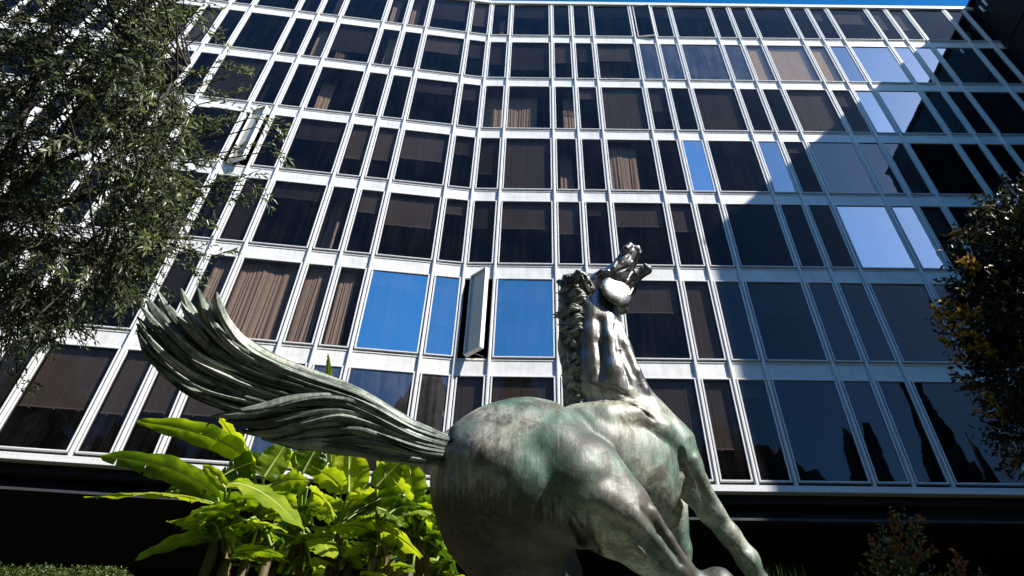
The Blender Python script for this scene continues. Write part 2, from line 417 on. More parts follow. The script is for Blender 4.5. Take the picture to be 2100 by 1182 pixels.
# ------------------------------------------------------------------ the bronze horse
# The body is an implicit surface: limbs and muscles are round cones blended into one continuous skin.
LEAN = .20                      # the whole statue leans away from the viewer by this much per metre of height
def sh(d, y): return d + LEAN * (1000 - y) / FPX * d
def cp_(x, y, d, raw=False):
    if not raw: d = sh(d, y)
    return np.array(((x - PX) / FPX * d, -(y - PY) / FPX * d, d), np.float64)
CAMM = np.array([[RT.x, UP.x, FW.x], [RT.y, UP.y, FW.y], [RT.z, UP.z, FW.z]])
def to_world(p): return np.asarray(p) @ CAMM.T + np.array(CAM)
HB = Vector(to_world(cp_(1200, 1290, 5.5)).tolist()); HB.z = BEDZ + .05      # the statue's foot

class Field:
    def __init__(s, lo, hi, h):
        s.lo = np.array(lo); s.h = h; s.n = np.ceil((np.array(hi) - s.lo) / h).astype(int) + 1
        s.f = np.full(tuple(s.n), 1.0, np.float32)
    def sub(s, pts, r, pad):
        a = np.min(pts, 0) - r - pad; b = np.max(pts, 0) + r + pad
        i0 = np.clip(np.floor((a - s.lo) / s.h).astype(int), 0, s.n - 1); i1 = np.clip(np.ceil((b - s.lo) / s.h).astype(int) + 1, 1, s.n)
        sl_ = tuple(slice(p, q) for p, q in zip(i0, i1))
        g = [(s.lo[k] + s.h * np.arange(i0[k], i1[k])).astype(np.float32) for k in range(3)]
        return sl_, np.meshgrid(*g, indexing='ij')
    def cone(s, p, q, r0, r1, k=.06, op='add', sq=None):
        p = np.asarray(p, np.float32); q = np.asarray(q, np.float32); R0 = max(r0, r1)
        sl_, (X, Y, Z) = s.sub(np.array([p, q]), R0, max(k, .05) + .02)
        if X.size == 0: return
        d = q - p; L2 = float(d @ d) + 1e-9
        t = np.clip(((X - p[0]) * d[0] + (Y - p[1]) * d[1] + (Z - p[2]) * d[2]) / L2, 0, 1)
        ax, ay, az = X - p[0] - t * d[0], Y - p[1] - t * d[1], Z - p[2] - t * d[2]
        if sq is not None:
            n, f = sq; n = np.asarray(n, np.float32); n = n / np.linalg.norm(n)
            c = (ax * n[0] + ay * n[1] + az * n[2]) * (1 / f - 1); ax = ax + n[0] * c; ay = ay + n[1] * c; az = az + n[2] * c
        D = np.sqrt(ax * ax + ay * ay + az * az) - (r0 + (r1 - r0) * t)
        F = s.f[sl_]
        if op == 'add':
            hh = np.maximum(k - np.abs(F - D), 0) / k; s.f[sl_] = np.minimum(F, D) - hh * hh * k * .25
        else:
            D = -D; hh = np.maximum(k - np.abs(F - D), 0) / k; s.f[sl_] = np.maximum(F, D) + hh * hh * k * .25
    def mesh(s):
        f = s.f; ins = f < 0
        n = s.n
        # surface nets
        acc = np.zeros(tuple(n - 1) + (3,), np.float32); cnt = np.zeros(tuple(n - 1), np.float32)
        corners = [(i, j, k) for i in (0, 1) for j in (0, 1) for k in (0, 1)]
        cut = lambda c: tuple(slice(c[a], n[a] - 1 + c[a]) for a in range(3))
        any_ = np.zeros(tuple(n - 1), bool); all_ = np.ones(tuple(n - 1), bool)
        for c in corners: v = ins[cut(c)]; any_ |= v; all_ &= v
        act = any_ & ~all_
        idx = np.argwhere(act)
        P = np.zeros((len(idx), 3), np.float64); C = np.zeros(len(idx))
        for a in corners:
            for ax in range(3):
                if a[ax] == 0:
                    b = list(a); b[ax] = 1
                    fa = f[idx[:, 0] + a[0], idx[:, 1] + a[1], idx[:, 2] + a[2]]; fb = f[idx[:, 0] + b[0], idx[:, 1] + b[1], idx[:, 2] + b[2]]
                    m_ = (fa < 0) != (fb < 0); t = np.where(m_, fa / (fa - fb + 1e-12), 0)
                    o = np.tile(np.array(a, float), (len(idx), 1)); o[:, ax] += t
                    P += o * m_[:, None]; C += m_
        V = (idx + P / C[:, None]) * s.h + s.lo
        num = np.full(tuple(n - 1), -1, np.int64); num[tuple(idx.T)] = np.arange(len(idx))
        quads = []
        for ax in range(3):
            u, w_ = [(1, 2), (2, 0), (0, 1)][ax]
            A = ins; sa = [slice(None)] * 3; sb = [slice(None)] * 3; sa[ax] = slice(0, -1); sb[ax] = slice(1, None)
            e = np.argwhere(A[tuple(sa)] != A[tuple(sb)])
            e = e[(e[:, u] > 0) & (e[:, w_] > 0) & (e[:, u] < n[u] - 1) & (e[:, w_] < n[w_] - 1)]
            def cell(du, dw):
                c = e.copy(); c[:, u] -= du; c[:, w_] -= dw; return num[c[:, 0], c[:, 1], c[:, 2]]
            q = np.stack([cell(1, 1), cell(0, 1), cell(0, 0), cell(1, 0)], 1)
            fl = A[e[:, 0], e[:, 1], e[:, 2]]
            quads.append(np.where(fl[:, None], q, q[:, ::-1]))
        return V, np.concatenate(quads)

def mesh_np(name, V, Q, mat, smooth=True):
    me = bpy.data.meshes.new(name); k = Q.shape[1]
    me.vertices.add(len(V)); me.vertices.foreach_set('co', np.ascontiguousarray(V, np.float32).ravel())
    me.loops.add(Q.size); me.loops.foreach_set('vertex_index', np.ascontiguousarray(Q, np.int32).ravel())
    me.polygons.add(len(Q)); me.polygons.foreach_set('loop_start', np.arange(0, Q.size, k, dtype=np.int32)); me.polygons.foreach_set('loop_total', np.full(len(Q), k, np.int32))
    if smooth: me.polygons.foreach_set('use_smooth', np.ones(len(Q), bool))
    me.update(calc_edges=True); me.validate(); me.materials.append(mat); return me

lo = np.array([cp_(840, 1520, 6.0)[0], cp_(1200, 1520, 6.2)[1], 4.1]); hi = np.array([cp_(1680, 500, 6.0)[0], cp_(1200, 486, 6.2)[1], 7.0])
HF = Field(lo, hi, .0145)
def chain(pts, k=.06, op='add', sq=None, raw=False):
    """pts: (x, y, d, radius in photo pixels)"""
    c = [cp_(x, y, d, raw) for x, y, d, r in pts]; rr = [r * q[2] / FPX for q, (x, y, d, r) in zip(c, pts)]
    if len(c) == 1: c = c * 2; rr = rr * 2
    for i in range(len(c) - 1): HF.cone(c[i], c[i + 1], rr[i], rr[i + 1], k, op, sq)
ZV = (0, 0, 1)
# --- trunk, shoulders, neck
chain([(1205, 935, 5.62, 108), (1284, 972, 5.86, 114)], .08)                       # barrel
chain([(1238, 902, 5.90, 80), (1300, 884, 5.98, 78), (1340, 909, 6.00, 72)], .10)   # withers, shoulder
chain([(1250, 806, 5.96, 74), (1262, 860, 5.96, 84)], .12)
chain([(1205, 590, 6.18, 30), (1217, 650, 6.14, 49), (1233, 735, 6.04, 63), (1250, 806, 5.96, 75)], .08)   # neck
chain([(1372, 925, 5.94, 61), (1396, 962, 5.92, 45), (1422, 1000, 5.90, 31), (1458, 1050, 5.86, 25), (1496, 1097, 5.84, 20.5), (1534, 1148, 5.82, 22), (1556, 1192, 5.82, 19), (1596, 1300, 5.80, 16), (1620, 1400, 5.8, 19), (1640, 1450, 5.75, 27)], .05)
chain([(1362, 1050, 6.18, 52), (1392, 1125, 6.14, 24), (1404, 1230, 6.1, 20), (1412, 1330, 6.1, 19), (1420, 1450, 6.05, 28)], .06)
# --- rump and hind legs
chain([(1050, 990, 5.45, 167), (1078, 984, 5.42, 168)], .035)
chain([(1026, 1072, 5.58, 118), (1100, 1212, 5.58, 86), (1104, 1320, 5.55, 54), (1060, 1400, 5.55, 34), (1062, 1480, 5.5, 38)], .10)
chain([(1188, 986, 5.12, 98), (1262, 1060, 5.06, 79), (1322, 1120, 5.04, 51), (1380, 1172, 5.06, 38), (1428, 1214, 5.08, 35)], .06)
chain([(1428, 1214, 5.08, 35), (1472, 1204, 5.10, 35), (1498, 1220, 5.12, 26), (1510, 1320, 5.2, 22), (1506, 1420, 5.2, 26), (1530, 1460, 5.15, 36)], .05)
chain([(1120, 1110, 5.72, 60), (1166, 1172, 5.62, 24), (1180, 1260, 5.6, 22)], .06)
# --- tail root
chain([(955, 925, 5.42, 56), (918, 920, 5.33, 32)], .08)
# --- muscles and hollows, laid on the skin that stands so far
def surf(x, y):
    d = np.arange(4.1, 7.0, .005); p = np.stack([(x - PX) / FPX * d, -(y - PY) / FPX * d, d], 1)
    i = np.clip(np.round((p - HF.lo) / HF.h).astype(int), 0, HF.n - 1); v = HF.f[i[:, 0], i[:, 1], i[:, 2]]
    w_ = np.argmax(v < 0); return d[w_] if (v < 0).any() else None
def on(pts, k, op='add'):
    """pts: (x, y, radius in pixels, height or depth in metres)"""
    q = []
    for x, y, r, h in pts:
        d = surf(x, y)
        if d is None: d = q[-1][2] if q else 5.6
        rm = r * d / FPX; q.append((x, y, d + rm - h if op == 'add' else d - rm + h, r))
    chain(q, k, op, raw=True)
on([(1010, 950, 60, .012), (1080, 990, 60, .018), (1150, 1010, 50, .012)], .09)
on([(1140, 930, 62, .012), (1178, 985, 60, .02), (1196, 1030, 46, .012)], .09)
on([(1060, 1020, 50, .010), (1105, 1046, 46, .016), (1150, 1078, 38, .02), (1192, 1104, 22, .03)], .07)
on([(1172, 1024, 34, .01), (1236, 1026, 32, .03), (1290, 1056, 24, .012)], .06)
for g in ([(1262, 1072, 22), (1310, 1122, 16), (1372, 1174, 12)], [(1300, 1062, 18), (1345, 1112, 14), (1405, 1180, 12)], [(1334, 1052, 16), (1368, 1104, 12), (1414, 1168, 10)]):
    on([(x, y, r, .015) for x, y, r in g], .035)
on([(1240, 858, 30, .012), (1300, 858, 30, .016), (1352, 886, 28, .018), (1392, 926, 22, .016)], .05)
on([(1418, 945, 16, .014), (1438, 985, 13, .016), (1482, 1060, 10, .012)], .03)
on([(1412, 985, 14, .010), (1440, 1052, 11, .014), (1500, 1112, 9, .01)], .025)
on([(1528, 1140, 10, .015), (1540, 1152, 9, .012)], .02)
on([(1213, 640, 22, .004), (1214, 690, 26, .010), (1216, 750, 28, .012), (1216, 790, 24, .004)], .06)
on([(1244, 655, 16, .004), (1248, 700, 20, .010), (1258, 760, 22, .012), (1272, 800, 18, .004)], .05)
on([(1268, 668, 9, .008), (1280, 710, 12, .014), (1302, 765, 13, .014), (1320, 800, 12, .008)], .03)
sub = lambda p, k: on(p, k, 'sub')

sub([(1230, 655, 6, .008), (1232, 700, 8, .012), (1237, 770, 7, .010)], .04)
sub([(1262, 668, 4, .008), (1270, 720, 5, .010), (1292, 790, 4, .008)], .025)
sub([(1162, 1048, 6, .02), (1180, 1074, 9, .05), (1202, 1106, 14, .08), (1222, 1132, 12, .06)], .035)   # flank fold
sub([(1218, 1046, 7, .016), (1262, 1072, 7, .02), (1310, 1100, 5, .016)], .03)
sub([(1318, 1046, 4, .006), (1352, 1092, 4, .009), (1396, 1156, 3, .008)], .025)
sub([(1286, 1085, 4, .012), (1330, 1128, 4, .012), (1385, 1178, 3, .01)], .02)
sub([(1396, 925, 6, .03), (1397, 965, 7, .05), (1393, 1005, 6, .04)], .03)
sub([(1392, 945, 3, .012), (1418, 992, 3, .012), (1462, 1058, 2.5, .01)], .014)
sub([(1225, 786, 3, .005), (1262, 798, 3, .006), (1300, 820, 3, .005)], .015)
sub([(1240, 812, 3, .008), (1290, 828, 3, .010), (1340, 860, 3, .008)], .02)
sub([(922, 880, 9, .03), (930, 920, 9, .03), (922, 962, 11, .04)], .04)
# low, irregular hand-modelled swell
gx = [(HF.lo[k] + HF.h * np.arange(HF.n[k])).astype(np.float32) for k in range(3)]
GX, GY, GZ = np.meshgrid(*gx, indexing='ij', sparse=True)
HF.f += ((.0022) * np.sin(13 * GX + 5 * GY + 3) * np.sin(11 * GY - 4 * GZ) + .0012 * np.sin(31 * GX + 9 * GZ) * np.sin(27 * GY + 8 * GX) * np.sin(22 * GZ)).astype(np.float32)
HV, HQ = HF.mesh()
W_ = to_world(HV) - np.array(HB)

def bronze(name, polished=None, tailm=False):
    m = Mat(name, (.2, .2, .18), .4, .1)
    tc = m.n('TexCoord'); ob = tc.outputs['Object']
    big = m.noise(1.5, 6, .6, vec=ob, dist=.5); mid = m.noise(4.5, 9, .72, vec=ob, dist=.5); fine = m.noise(55, 4, .7, vec=ob)
    st = m.noise(15, 5, .7, vec=ob, stretch=(1, 1, .10)); st2 = m.noise(40, 4, .7, vec=ob, stretch=(1, 1, .05))
    if tailm:
        tn = m.n('Attribute', attribute_name='tone'); sm_ = m.n('Math', operation='ADD'); m.l(mid, sm_.inputs[0]); m.l(tn.outputs['Fac'], sm_.inputs[1])
        c = m.ramp(sm_.outputs[0], [(.24, (.03, .036, .031)), (.43, (.14, .185, .155)), (.55, (.33, .40, .34)), (.70, (.56, .58, .51))])
    else:
        c = m.ramp(big, [(.34, (.04, .095, .07)), (.44, (.14, .235, .18)), (.52, (.33, .385, .315)), (.62, (.56, .555, .46))])
        c = m.mix(m.ramp(mid, [(.49, (0, 0, 0)), (.60, (.85, .85, .85))]), c, (.12, .095, .072))
    c = m.mix(m.ramp(st, [(.49, (0, 0, 0)), (.62, (.45, .45, .45))]), c, (.06, .056, .046))
    c = m.mix(m.ramp(st2, [(.56, (0, 0, 0)), (.70, (.32, .32, .32))]), c, (.50, .52, .44))
    c = m.mix(.36, c, m.mix(m.ramp(fine, [(.35, (0, 0, 0)), (.65, (1, 1, 1))]), c, (.05, .05, .04)))
    rough = m.ramp(mid, [(.35, (.52, .52, .52)), (.7, (.40, .40, .40))])
    if polished:
        at_ = m.n('Attribute', attribute_name='polish'); f = at_.outputs['Fac']
        at2 = m.n('Attribute', attribute_name='brown'); f2 = at2.outputs['Fac']  # brown thigh bronze plus the painted shade of the lower rump
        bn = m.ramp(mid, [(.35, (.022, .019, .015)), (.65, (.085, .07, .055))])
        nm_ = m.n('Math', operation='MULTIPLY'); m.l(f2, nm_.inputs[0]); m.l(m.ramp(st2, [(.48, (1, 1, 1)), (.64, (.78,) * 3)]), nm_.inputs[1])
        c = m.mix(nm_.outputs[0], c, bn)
        pc = m.ramp(st, [(.38, (.16, .156, .15)), (.62, (.44, .43, .42))])
        c = m.mix(f, c, pc)
        rg = m.n('Mix', data_type='FLOAT'); m.l(f, rg.inputs[0]); m.l(rough, rg.inputs[2]); rg.inputs[3].default_value = .36
        m.l(rg.outputs[0], m.b.inputs['Roughness'])
        mt = m.n('MapRange'); m.l(f, mt.inputs['Value']); mt.inputs['To Min'].default_value = .08; mt.inputs['To Max'].default_value = .9
        m.l(mt.outputs[0], m.b.inputs['Metallic'])
    else: m.l(rough, m.b.inputs['Roughness'])
    m.col(c)
    ad = m.n('Math', operation='ADD'); m.l(mid, ad.inputs[0])
    mu_ = m.n('Math', operation='MULTIPLY'); m.l(st2, mu_.inputs[0]); mu_.inputs[1].default_value = .35; m.l(mu_.outputs[0], ad.inputs[1])
    m.bump(ad.outputs[0], .5 if not tailm else .6, .015)
    return m.m
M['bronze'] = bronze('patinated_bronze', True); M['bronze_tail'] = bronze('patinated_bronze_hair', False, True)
mm_ = Mat('dark_bronze_hair', (.06, .06, .055), .5, .15)
mm_.col(mm_.ramp(mm_.noise(14, 5), [(.38, (.04, .043, .038)), (.60, (.33, .345, .315))])); mm_.bump(mm_.noise(50, 3), .3, .01); M['bronze_mane'] = mm_.m

horse = tag(empty('horse_statue', HB), 'patinated green bronze statue of a horse with raised head and streaming tail', 'statue')
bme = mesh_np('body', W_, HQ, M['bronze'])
px_ = HV[:, 0] / HV[:, 2] * FPX + PX; py_ = PY - HV[:, 1] / HV[:, 2] * FPX
ss = lambda a, b, x: np.clip((x - a) / (b - a), 0, 1) ** 2 * (3 - 2 * np.clip((x - a) / (b - a), 0, 1))
edge = 770 + .34 * (px_ - 1206) + 7 * np.sin(px_ * .11) + 5 * np.sin(px_ * .23 + 1)
pol = 1 - ss(-10, 12, py_ - edge)
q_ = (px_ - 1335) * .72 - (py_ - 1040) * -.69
brn_shade = np.exp(-(((px_ - 1318) * .69 - (py_ - 1030) * .72) / 48) ** 2) * ss(930, 1010, py_) * (HV[:, 2] < 5.2) * .95
brn_shade = np.maximum(brn_shade, .8 * np.exp(-(((px_ - 1225) / 70) ** 2 + ((py_ - 905) / 42) ** 2)))
shade_drip = np.interp(px_, [860, 960, 1060, 1160, 1215, 1240], [985, 1000, 1012, 1036, 1062, 1130]) + 16 * np.sin(px_ * .9) * np.sin(px_ * .37 + 1) + 10 * np.sin(px_ * 1.7 + 2)
brn_shade = np.maximum(brn_shade, 1.0 * ss(-12, 34, py_ - shade_drip) * (px_ < 1236) * (HV[:, 2] < 6.0))  # lower rump: dark bronze under the drips, deepened to paint in its shade
for nm, arr in (('polish', pol), ('brown', np.clip(brn_shade, 0, 1))):
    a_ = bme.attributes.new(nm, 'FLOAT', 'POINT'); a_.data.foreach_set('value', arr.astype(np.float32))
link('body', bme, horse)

# --- the head, on a finer grid of its own
BODYF = HF
HF = Field([cp_(1176, 670, 6.2)[0], cp_(1200, 668, 6.2)[1], 5.85], [cp_(1346, 520, 6.6)[0], cp_(1300, 488, 6.4)[1], 6.95], .0062)
chain([(1207, 592, 6.18, 27), (1217, 650, 6.15, 44)], .05)
chain([(1214, 589, 6.15, 25), (1240, 577, 6.12, 24), (1262, 566, 6.11, 24), (1279, 543, 6.12, 19.5), (1291, 522, 6.14, 14.5), (1300, 513, 6.14, 11)], .02)
chain([(1258, 622, 6.17, 19), (1275, 633, 6.18, 13)], .03)
chain([(1278, 606, 6.15, 22), (1292, 588, 6.14, 14), (1305, 569, 6.13, 10.5), (1318, 559, 6.13, 9.5), (1327, 554, 6.12, 10.5)], .02)
chain([(1328, 551, 6.11, 8), (1322, 544, 6.11, 4.5)], .01)                       # chin and lower lip
chain([(1306, 511, 6.13, 8), (1311, 517, 6.13, 5.5)], .01)                        # upper lip
chain([(1284, 511, 6.08, 8), (1292, 504, 6.10, 6.5)], .012)                       # flared nostril
HF.cone(cp_(1263, 598, 6.00), cp_(1264, 598, 6.00), 36 * 6.3 / FPX, 36 * 6.3 / FPX, .008, sq=((.46, .56, -.69), .30))   # cheek plate
chain([(1330, 527, 6.12, 8), (1316, 538, 6.12, 6.5), (1306, 552, 6.11, 3.5)], .006, 'sub')   # open mouth
chain([(1330, 527, 6.04, 9), (1316, 538, 6.04, 7), (1306, 552, 6.05, 3.5)], .006, 'sub')
on([(1312, 519, 3, .012), (1305, 532, 3.2, .014), (1300, 554, 3.4, .014), (1306, 562, 3, .012), (1318, 550, 3, .01)], .006)   # lips
for x, y in ((1307, 560), (1310, 556), (1313, 553), (1316, 550)): chain([(x, y - 2, 6.10, 2.2), (x + 1, y - 5, 6.10, 1.6)], .003)
sub([(1283, 511, 5, .05), (1288, 505, 4, .05)], .006)
on([(1224, 566, 6, .02), (1234, 558, 6.5, .03), (1246, 557, 5, .022)], .008)      # brow
sub([(1232, 569, 4, .02), (1240, 567, 5, .024), (1248, 564, 3.5, .014)], .006)
on([(1239, 567, 3.6, .010)], .003)                                                # eye
on([(1258, 548, 3, .008), (1268, 530, 3, .010), (1279, 510, 3, .006)], .006)      # ridge of the nose
sub([(1254, 562, 2.5, .008), (1272, 552, 2.5, .010), (1290, 548, 2.5, .010)], .006)
on([(1272, 560, 3.4, .010), (1286, 552, 3, .010), (1296, 538, 2.6, .008)], .006)
sub([(1278, 536, 2, .006), (1286, 530, 2.2, .008), (1294, 520, 2, .006)], .005)
on([(1306, 578, 3, .008), (1297, 592, 3.5, .010), (1290, 606, 3, .006)], .006)
chain([(1210, 593, 6.02, 11.5), (1201, 575, 5.98, 9.5), (1191, 556, 5.98, 2.2)], .012)   # ear
sub([(1209, 586, 5, .045), (1201, 572, 4.2, .04), (1195, 563, 2, .02)], .006)
V2, Q2 = HF.mesh(); HF = BODYF
hme = mesh_np('head', to_world(V2) - np.array(HB), Q2, M['bronze'])
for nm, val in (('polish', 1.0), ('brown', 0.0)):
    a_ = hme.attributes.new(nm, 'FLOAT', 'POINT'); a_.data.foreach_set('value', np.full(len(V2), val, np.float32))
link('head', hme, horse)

# --- hair: fluted locks swept along curves
def smooth_curve(P, n):
    P = np.asarray(P, float); m_ = len(P); t = np.linspace(0, m_ - 1, n); i = np.minimum(t.astype(int), m_ - 2); u = (t - i)[:, None]
    p0 = P[np.maximum(i - 1, 0)]; p1 = P[i]; p2 = P[i + 1]; p3 = P[np.minimum(i + 2, m_ - 1)]
    return .5 * (2 * p1 + (p2 - p0) * u + (2 * p0 - 5 * p1 + 4 * p2 - p3) * u ** 2 + (3 * p1 - p0 - 3 * p2 + p3) * u ** 3)
class Hair:
    def __init__(s): s.V = []; s.Q = []; s.T = []; s.b = 0
    def lock(s, C, rad, ns=12, flute=.16, nf=4, tw=2., flat=1., seed=0, nrm=(0, 0, 1)):
        n = len(C); T = np.gradient(C, axis=0); T /= np.linalg.norm(T, axis=1)[:, None] + 1e-9
        N = np.tile(np.array(nrm, float), (n, 1)); N -= T * (N * T).sum(1)[:, None]; N /= np.linalg.norm(N, axis=1)[:, None] + 1e-9
        B = np.cross(T, N); th = np.linspace(0, 2 * np.pi, ns, endpoint=False); rs = np.random.RandomState(seed)
        tt = np.linspace(0, 1, n)[:, None]
        r = rad[:, None] * (1 + flute * np.cos(nf * th[None] + tw * tt * 2 + rs.rand() * 6) + flute * .5 * np.cos((nf + 3) * th[None] - tw * tt + rs.rand() * 6))
        r = r * (1 + .05 * np.sin(tt * 23 + rs.rand() * 6 + 2 * th[None]))
        V = C[:, None] + N[:, None] * (np.cos(th)[None, :, None] * r[..., None]) + B[:, None] * (np.sin(th)[None, :, None] * r[..., None] * flat)
        i, j = np.meshgrid(np.arange(n - 1), np.arange(ns), indexing='ij'); j2 = (j + 1) % ns
        s.Q.append(s.b + np.stack([i * ns + j, i * ns + j2, (i + 1) * ns + j2, (i + 1) * ns + j], -1).reshape(-1, 4)); s.V.append(V.reshape(-1, 3)); s.b += n * ns
        st = rs.uniform(-.22, .22) + .16 * rs.standard_normal(ns)[None] * (.6 + .4 * np.sin(tt * rs.uniform(2, 7) + rs.rand() * 6)); s.T.append(np.broadcast_to(st, (n, ns)).ravel())
    def build(s, name, mat, parent):
        V = np.concatenate(s.V); me = mesh_np(name, to_world(V) - np.array(HB), np.concatenate(s.Q)[:, ::-1], mat)
        a = me.attributes.new('tone', 'FLOAT', 'POINT'); a.data.foreach_set('value', np.concatenate(s.T).astype(np.float32)); return link(name, me, parent)
tail = Hair(); rs = np.random.RandomState(3)
gU = [(934, 902), (845, 872), (738, 808), (631, 768), (556, 738), (500, 703), (468, 664), (456, 634), (452, 608)]
gL = [(930, 938), (865, 930), (738, 893), (610, 868), (480, 838), (400, 808), (342, 768), (306, 732), (290, 702)]
tipU = [0, .06, .14, .22, .32, .44, .56, .70, .84, 1]
tipX = [452, 440, 424, 404, 366, 302, 292, 280, 280, 290]; tipY = [608, 596, 612, 590, 592, 582, 622, 652, 676, 702]
cU = smooth_curve([(x, y) for x, y in gU], 64); cL = smooth_curve([(x, y) for x, y in gL], 64)
t64 = np.linspace(0, 1, 64)
def tail_lock(u, d0, rpx, seed, cut=1.0, back=False, fl=.2):
    r_ = np.random.RandomState(seed); C = cU * (1 - u) + cL * u
    tip = np.array([np.interp(u, tipU, tipX), np.interp(u, tipU, tipY)]); C = C + (tip - C[-1])[None] * (t64 ** 2.2)[:, None]
    wob = r_.uniform(-1, 1, 4)
    C = C + np.stack([np.zeros(64), 17 * wob[0] * np.sin(t64 * 9 + 6 * wob[1]) * t64 * (1 - t64) * 2 + 4 * wob[2] * np.sin(t64 * 17 + wob[3] * 6) * t64 * (1 - t64)], 1)
    d = d0 + .30 * np.clip(1 - t64 / .22, 0, 1) ** 2 + .10 * np.sin(t64 * 3 + wob[3]) * t64 - .22 * t64 + .07 * wob[2] * np.sin(7 * t64 + wob[1]) * t64
    d = sh(d, C[:, 1]); P = np.stack([(C[:, 0] - PX) / FPX * d, -(C[:, 1] - PY) / FPX * d, d], 1)
    k = int(64 * cut); k = max(k, 20)
    tt = t64[:k] / t64[k - 1]
    rad = rpx * d[:k] / FPX * np.clip(tt * 7 + .3, 0, 1) * (.55 + .75 * np.sin(np.pi * np.clip(tt * .8 + .1, 0, 1))) * np.clip((1 - tt) * 7, .05, 1) ** .6
    tail.lock(P[:k], rad, 14, fl, 4, 2.5, .9, seed)
for i in range(11): tail_lock((i + .5) / 11 + rs.uniform(-.015, .015), 5.02 + .11 * (i % 2) + .03 * rs.rand(), 9.5 + 4 * rs.rand(), 100 + i, rs.choice([1, 1, 1, .97]), fl=.34)
for i in range(12): tail_lock((i + .9) / 12 + rs.uniform(-.02, .02), 4.98 + .10 * rs.rand(), 5.5 + 3.5 * rs.rand(), 200 + i, rs.uniform(.72, .99), fl=.38)
for i in range(8): tail_lock((i + .5) / 8, 5.26 + .05 * rs.rand(), 13, 300 + i, rs.uniform(.86, .94), fl=.25)
for i in range(40): tail_lock(rs.uniform(.02, .98), 4.95 + .06 * rs.rand(), 2.2 + 2.4 * rs.rand(), 400 + i, rs.uniform(.5, .98), fl=.38)
low = [[(932, 905), (850, 885), (760, 850), (690, 834), (600, 838), (520, 850), (432, 852)],
       [(932, 910), (850, 892), (770, 862), (700, 848), (620, 856), (540, 868), (462, 862)],
       [(932, 918), (850, 904), (780, 880), (700, 864), (630, 872), (560, 886), (490, 884)],
       [(932, 925), (850, 915), (780, 895), (720, 880), (650, 884), (590, 896), (505, 880)],
       [(932, 932), (850, 926), (790, 910), (720, 897), (660, 897), (600, 906), (536, 902)],
       [(930, 938), (850, 936), (790, 924), (720, 912), (670, 908), (610, 912), (560, 906)],
       [(930, 942), (860, 944), (810, 936), (750, 924), (690, 916), (640, 914), (590, 910)],
       [(930, 900), (850, 876), (770, 838), (700, 818), (620, 822), (540, 838), (470, 842)]]
for i, g in enumerate(low):
    for j in range(3):
        C = smooth_curve(g, 56); t = np.linspace(0, 1, 56); d = 5.08 + .28 * np.clip(1 - t / .22, 0, 1) ** 2 - .03 * j - .16 * t + .06 * np.sin(5 * t + i) * t - .05 * np.sin(np.pi * t)
        C = C + np.stack([t * 0, rs.uniform(-7, 7) * np.sin(np.pi * t) * (j > 0) + 2 * np.sin(t * 14 + i + j)], 1)
        d = sh(d, C[:, 1]); P = np.stack([(C[:, 0] - PX) / FPX * d, -(C[:, 1] - PY) / FPX * d, d], 1)
        k = 56 if j == 0 else rs.randint(40, 55); tt = t[:k] / t[k - 1]
        rad = (12.5, 7.5, 4.5)[j] * d[:k] / FPX * np.clip(tt * 6 + .35, 0, 1) * (.7 + .5 * np.sin(np.pi * tt)) * np.clip((1 - tt) * 6, .05, 1) ** .6
        tail.lock(P[:k], rad, 12, .22, 4, 2, .9, 500 + i * 5 + j)
tail.build('tail', M['bronze_tail'], horse)

mane = Hair(); rs = np.random.RandomState(11)
crest = smooth_curve([(1184, 572), (1180, 610), (1178, 660), (1180, 710), (1184, 760), (1188, 805), (1190, 838)], 60)
crd = sh(np.linspace(6.14, 5.84, 60), crest[:, 1])
P = np.stack([(crest[:, 0] - 13 - PX) / FPX * (crd + .02), -(crest[:, 1] - PY) / FPX * (crd + .02), crd + .02], 1)
mane.lock(P, np.concatenate([np.full(50, 21), np.linspace(21, 8, 10)]) * 5.75 / FPX, 16, .12, 5, 8, 1, 1)
for row in range(16):
    v = row / 15; k = v * 59; x0 = np.interp(k, range(60), crest[:, 0]); y0 = np.interp(k, range(60), crest[:, 1]); d = np.interp(k, range(60), crd)
    ph0 = rs.uniform(0, 6); L0 = rs.uniform(50, 64) * (1 - .30 * v); am0 = rs.uniform(4.5, 7.5); fr0 = rs.uniform(7, 9.5); sag = rs.uniform(4, 12)
    for j in range(12):
        n = 26; t = np.linspace(0, 1, n); ph = ph0 + j * .35 + rs.uniform(-.3, .3); am = am0 * rs.uniform(.7, 1.3); fr = fr0 * rs.uniform(.9, 1.1); L = L0 * rs.uniform(.55, 1.05)
        sx_ = x0 + 19 + rs.uniform(-3, 3); yy = y0 - 9 + 17 * j / 10 + rs.uniform(-2, 2)
        X = sx_ - L * t + .5 * am * (np.cos(fr * t + ph) - np.cos(ph)); Y = yy + sag * t * t * 1.6 + am * (np.sin(fr * t + ph) - np.sin(ph)) * (.4 + .6 * t)
        dd = d - .14 + .15 * np.clip((x0 + 4 - X) / 46, 0, 1.2) ** 1.5 + .05 * np.clip((X - x0 - 4) / 20, 0, 1) + .012 * np.sin(fr * .8 * t + ph) - .012 * (j % 3)
        P = np.stack([(X - PX) / FPX * dd, -(Y - PY) / FPX * dd, dd], 1)
        mane.lock(P, rs.uniform(3.2, 5.2) * 5.8 / FPX * np.clip((1 - t) * 5, .25, 1), 9, .32, 3, 4, 1, row * 20 + j)
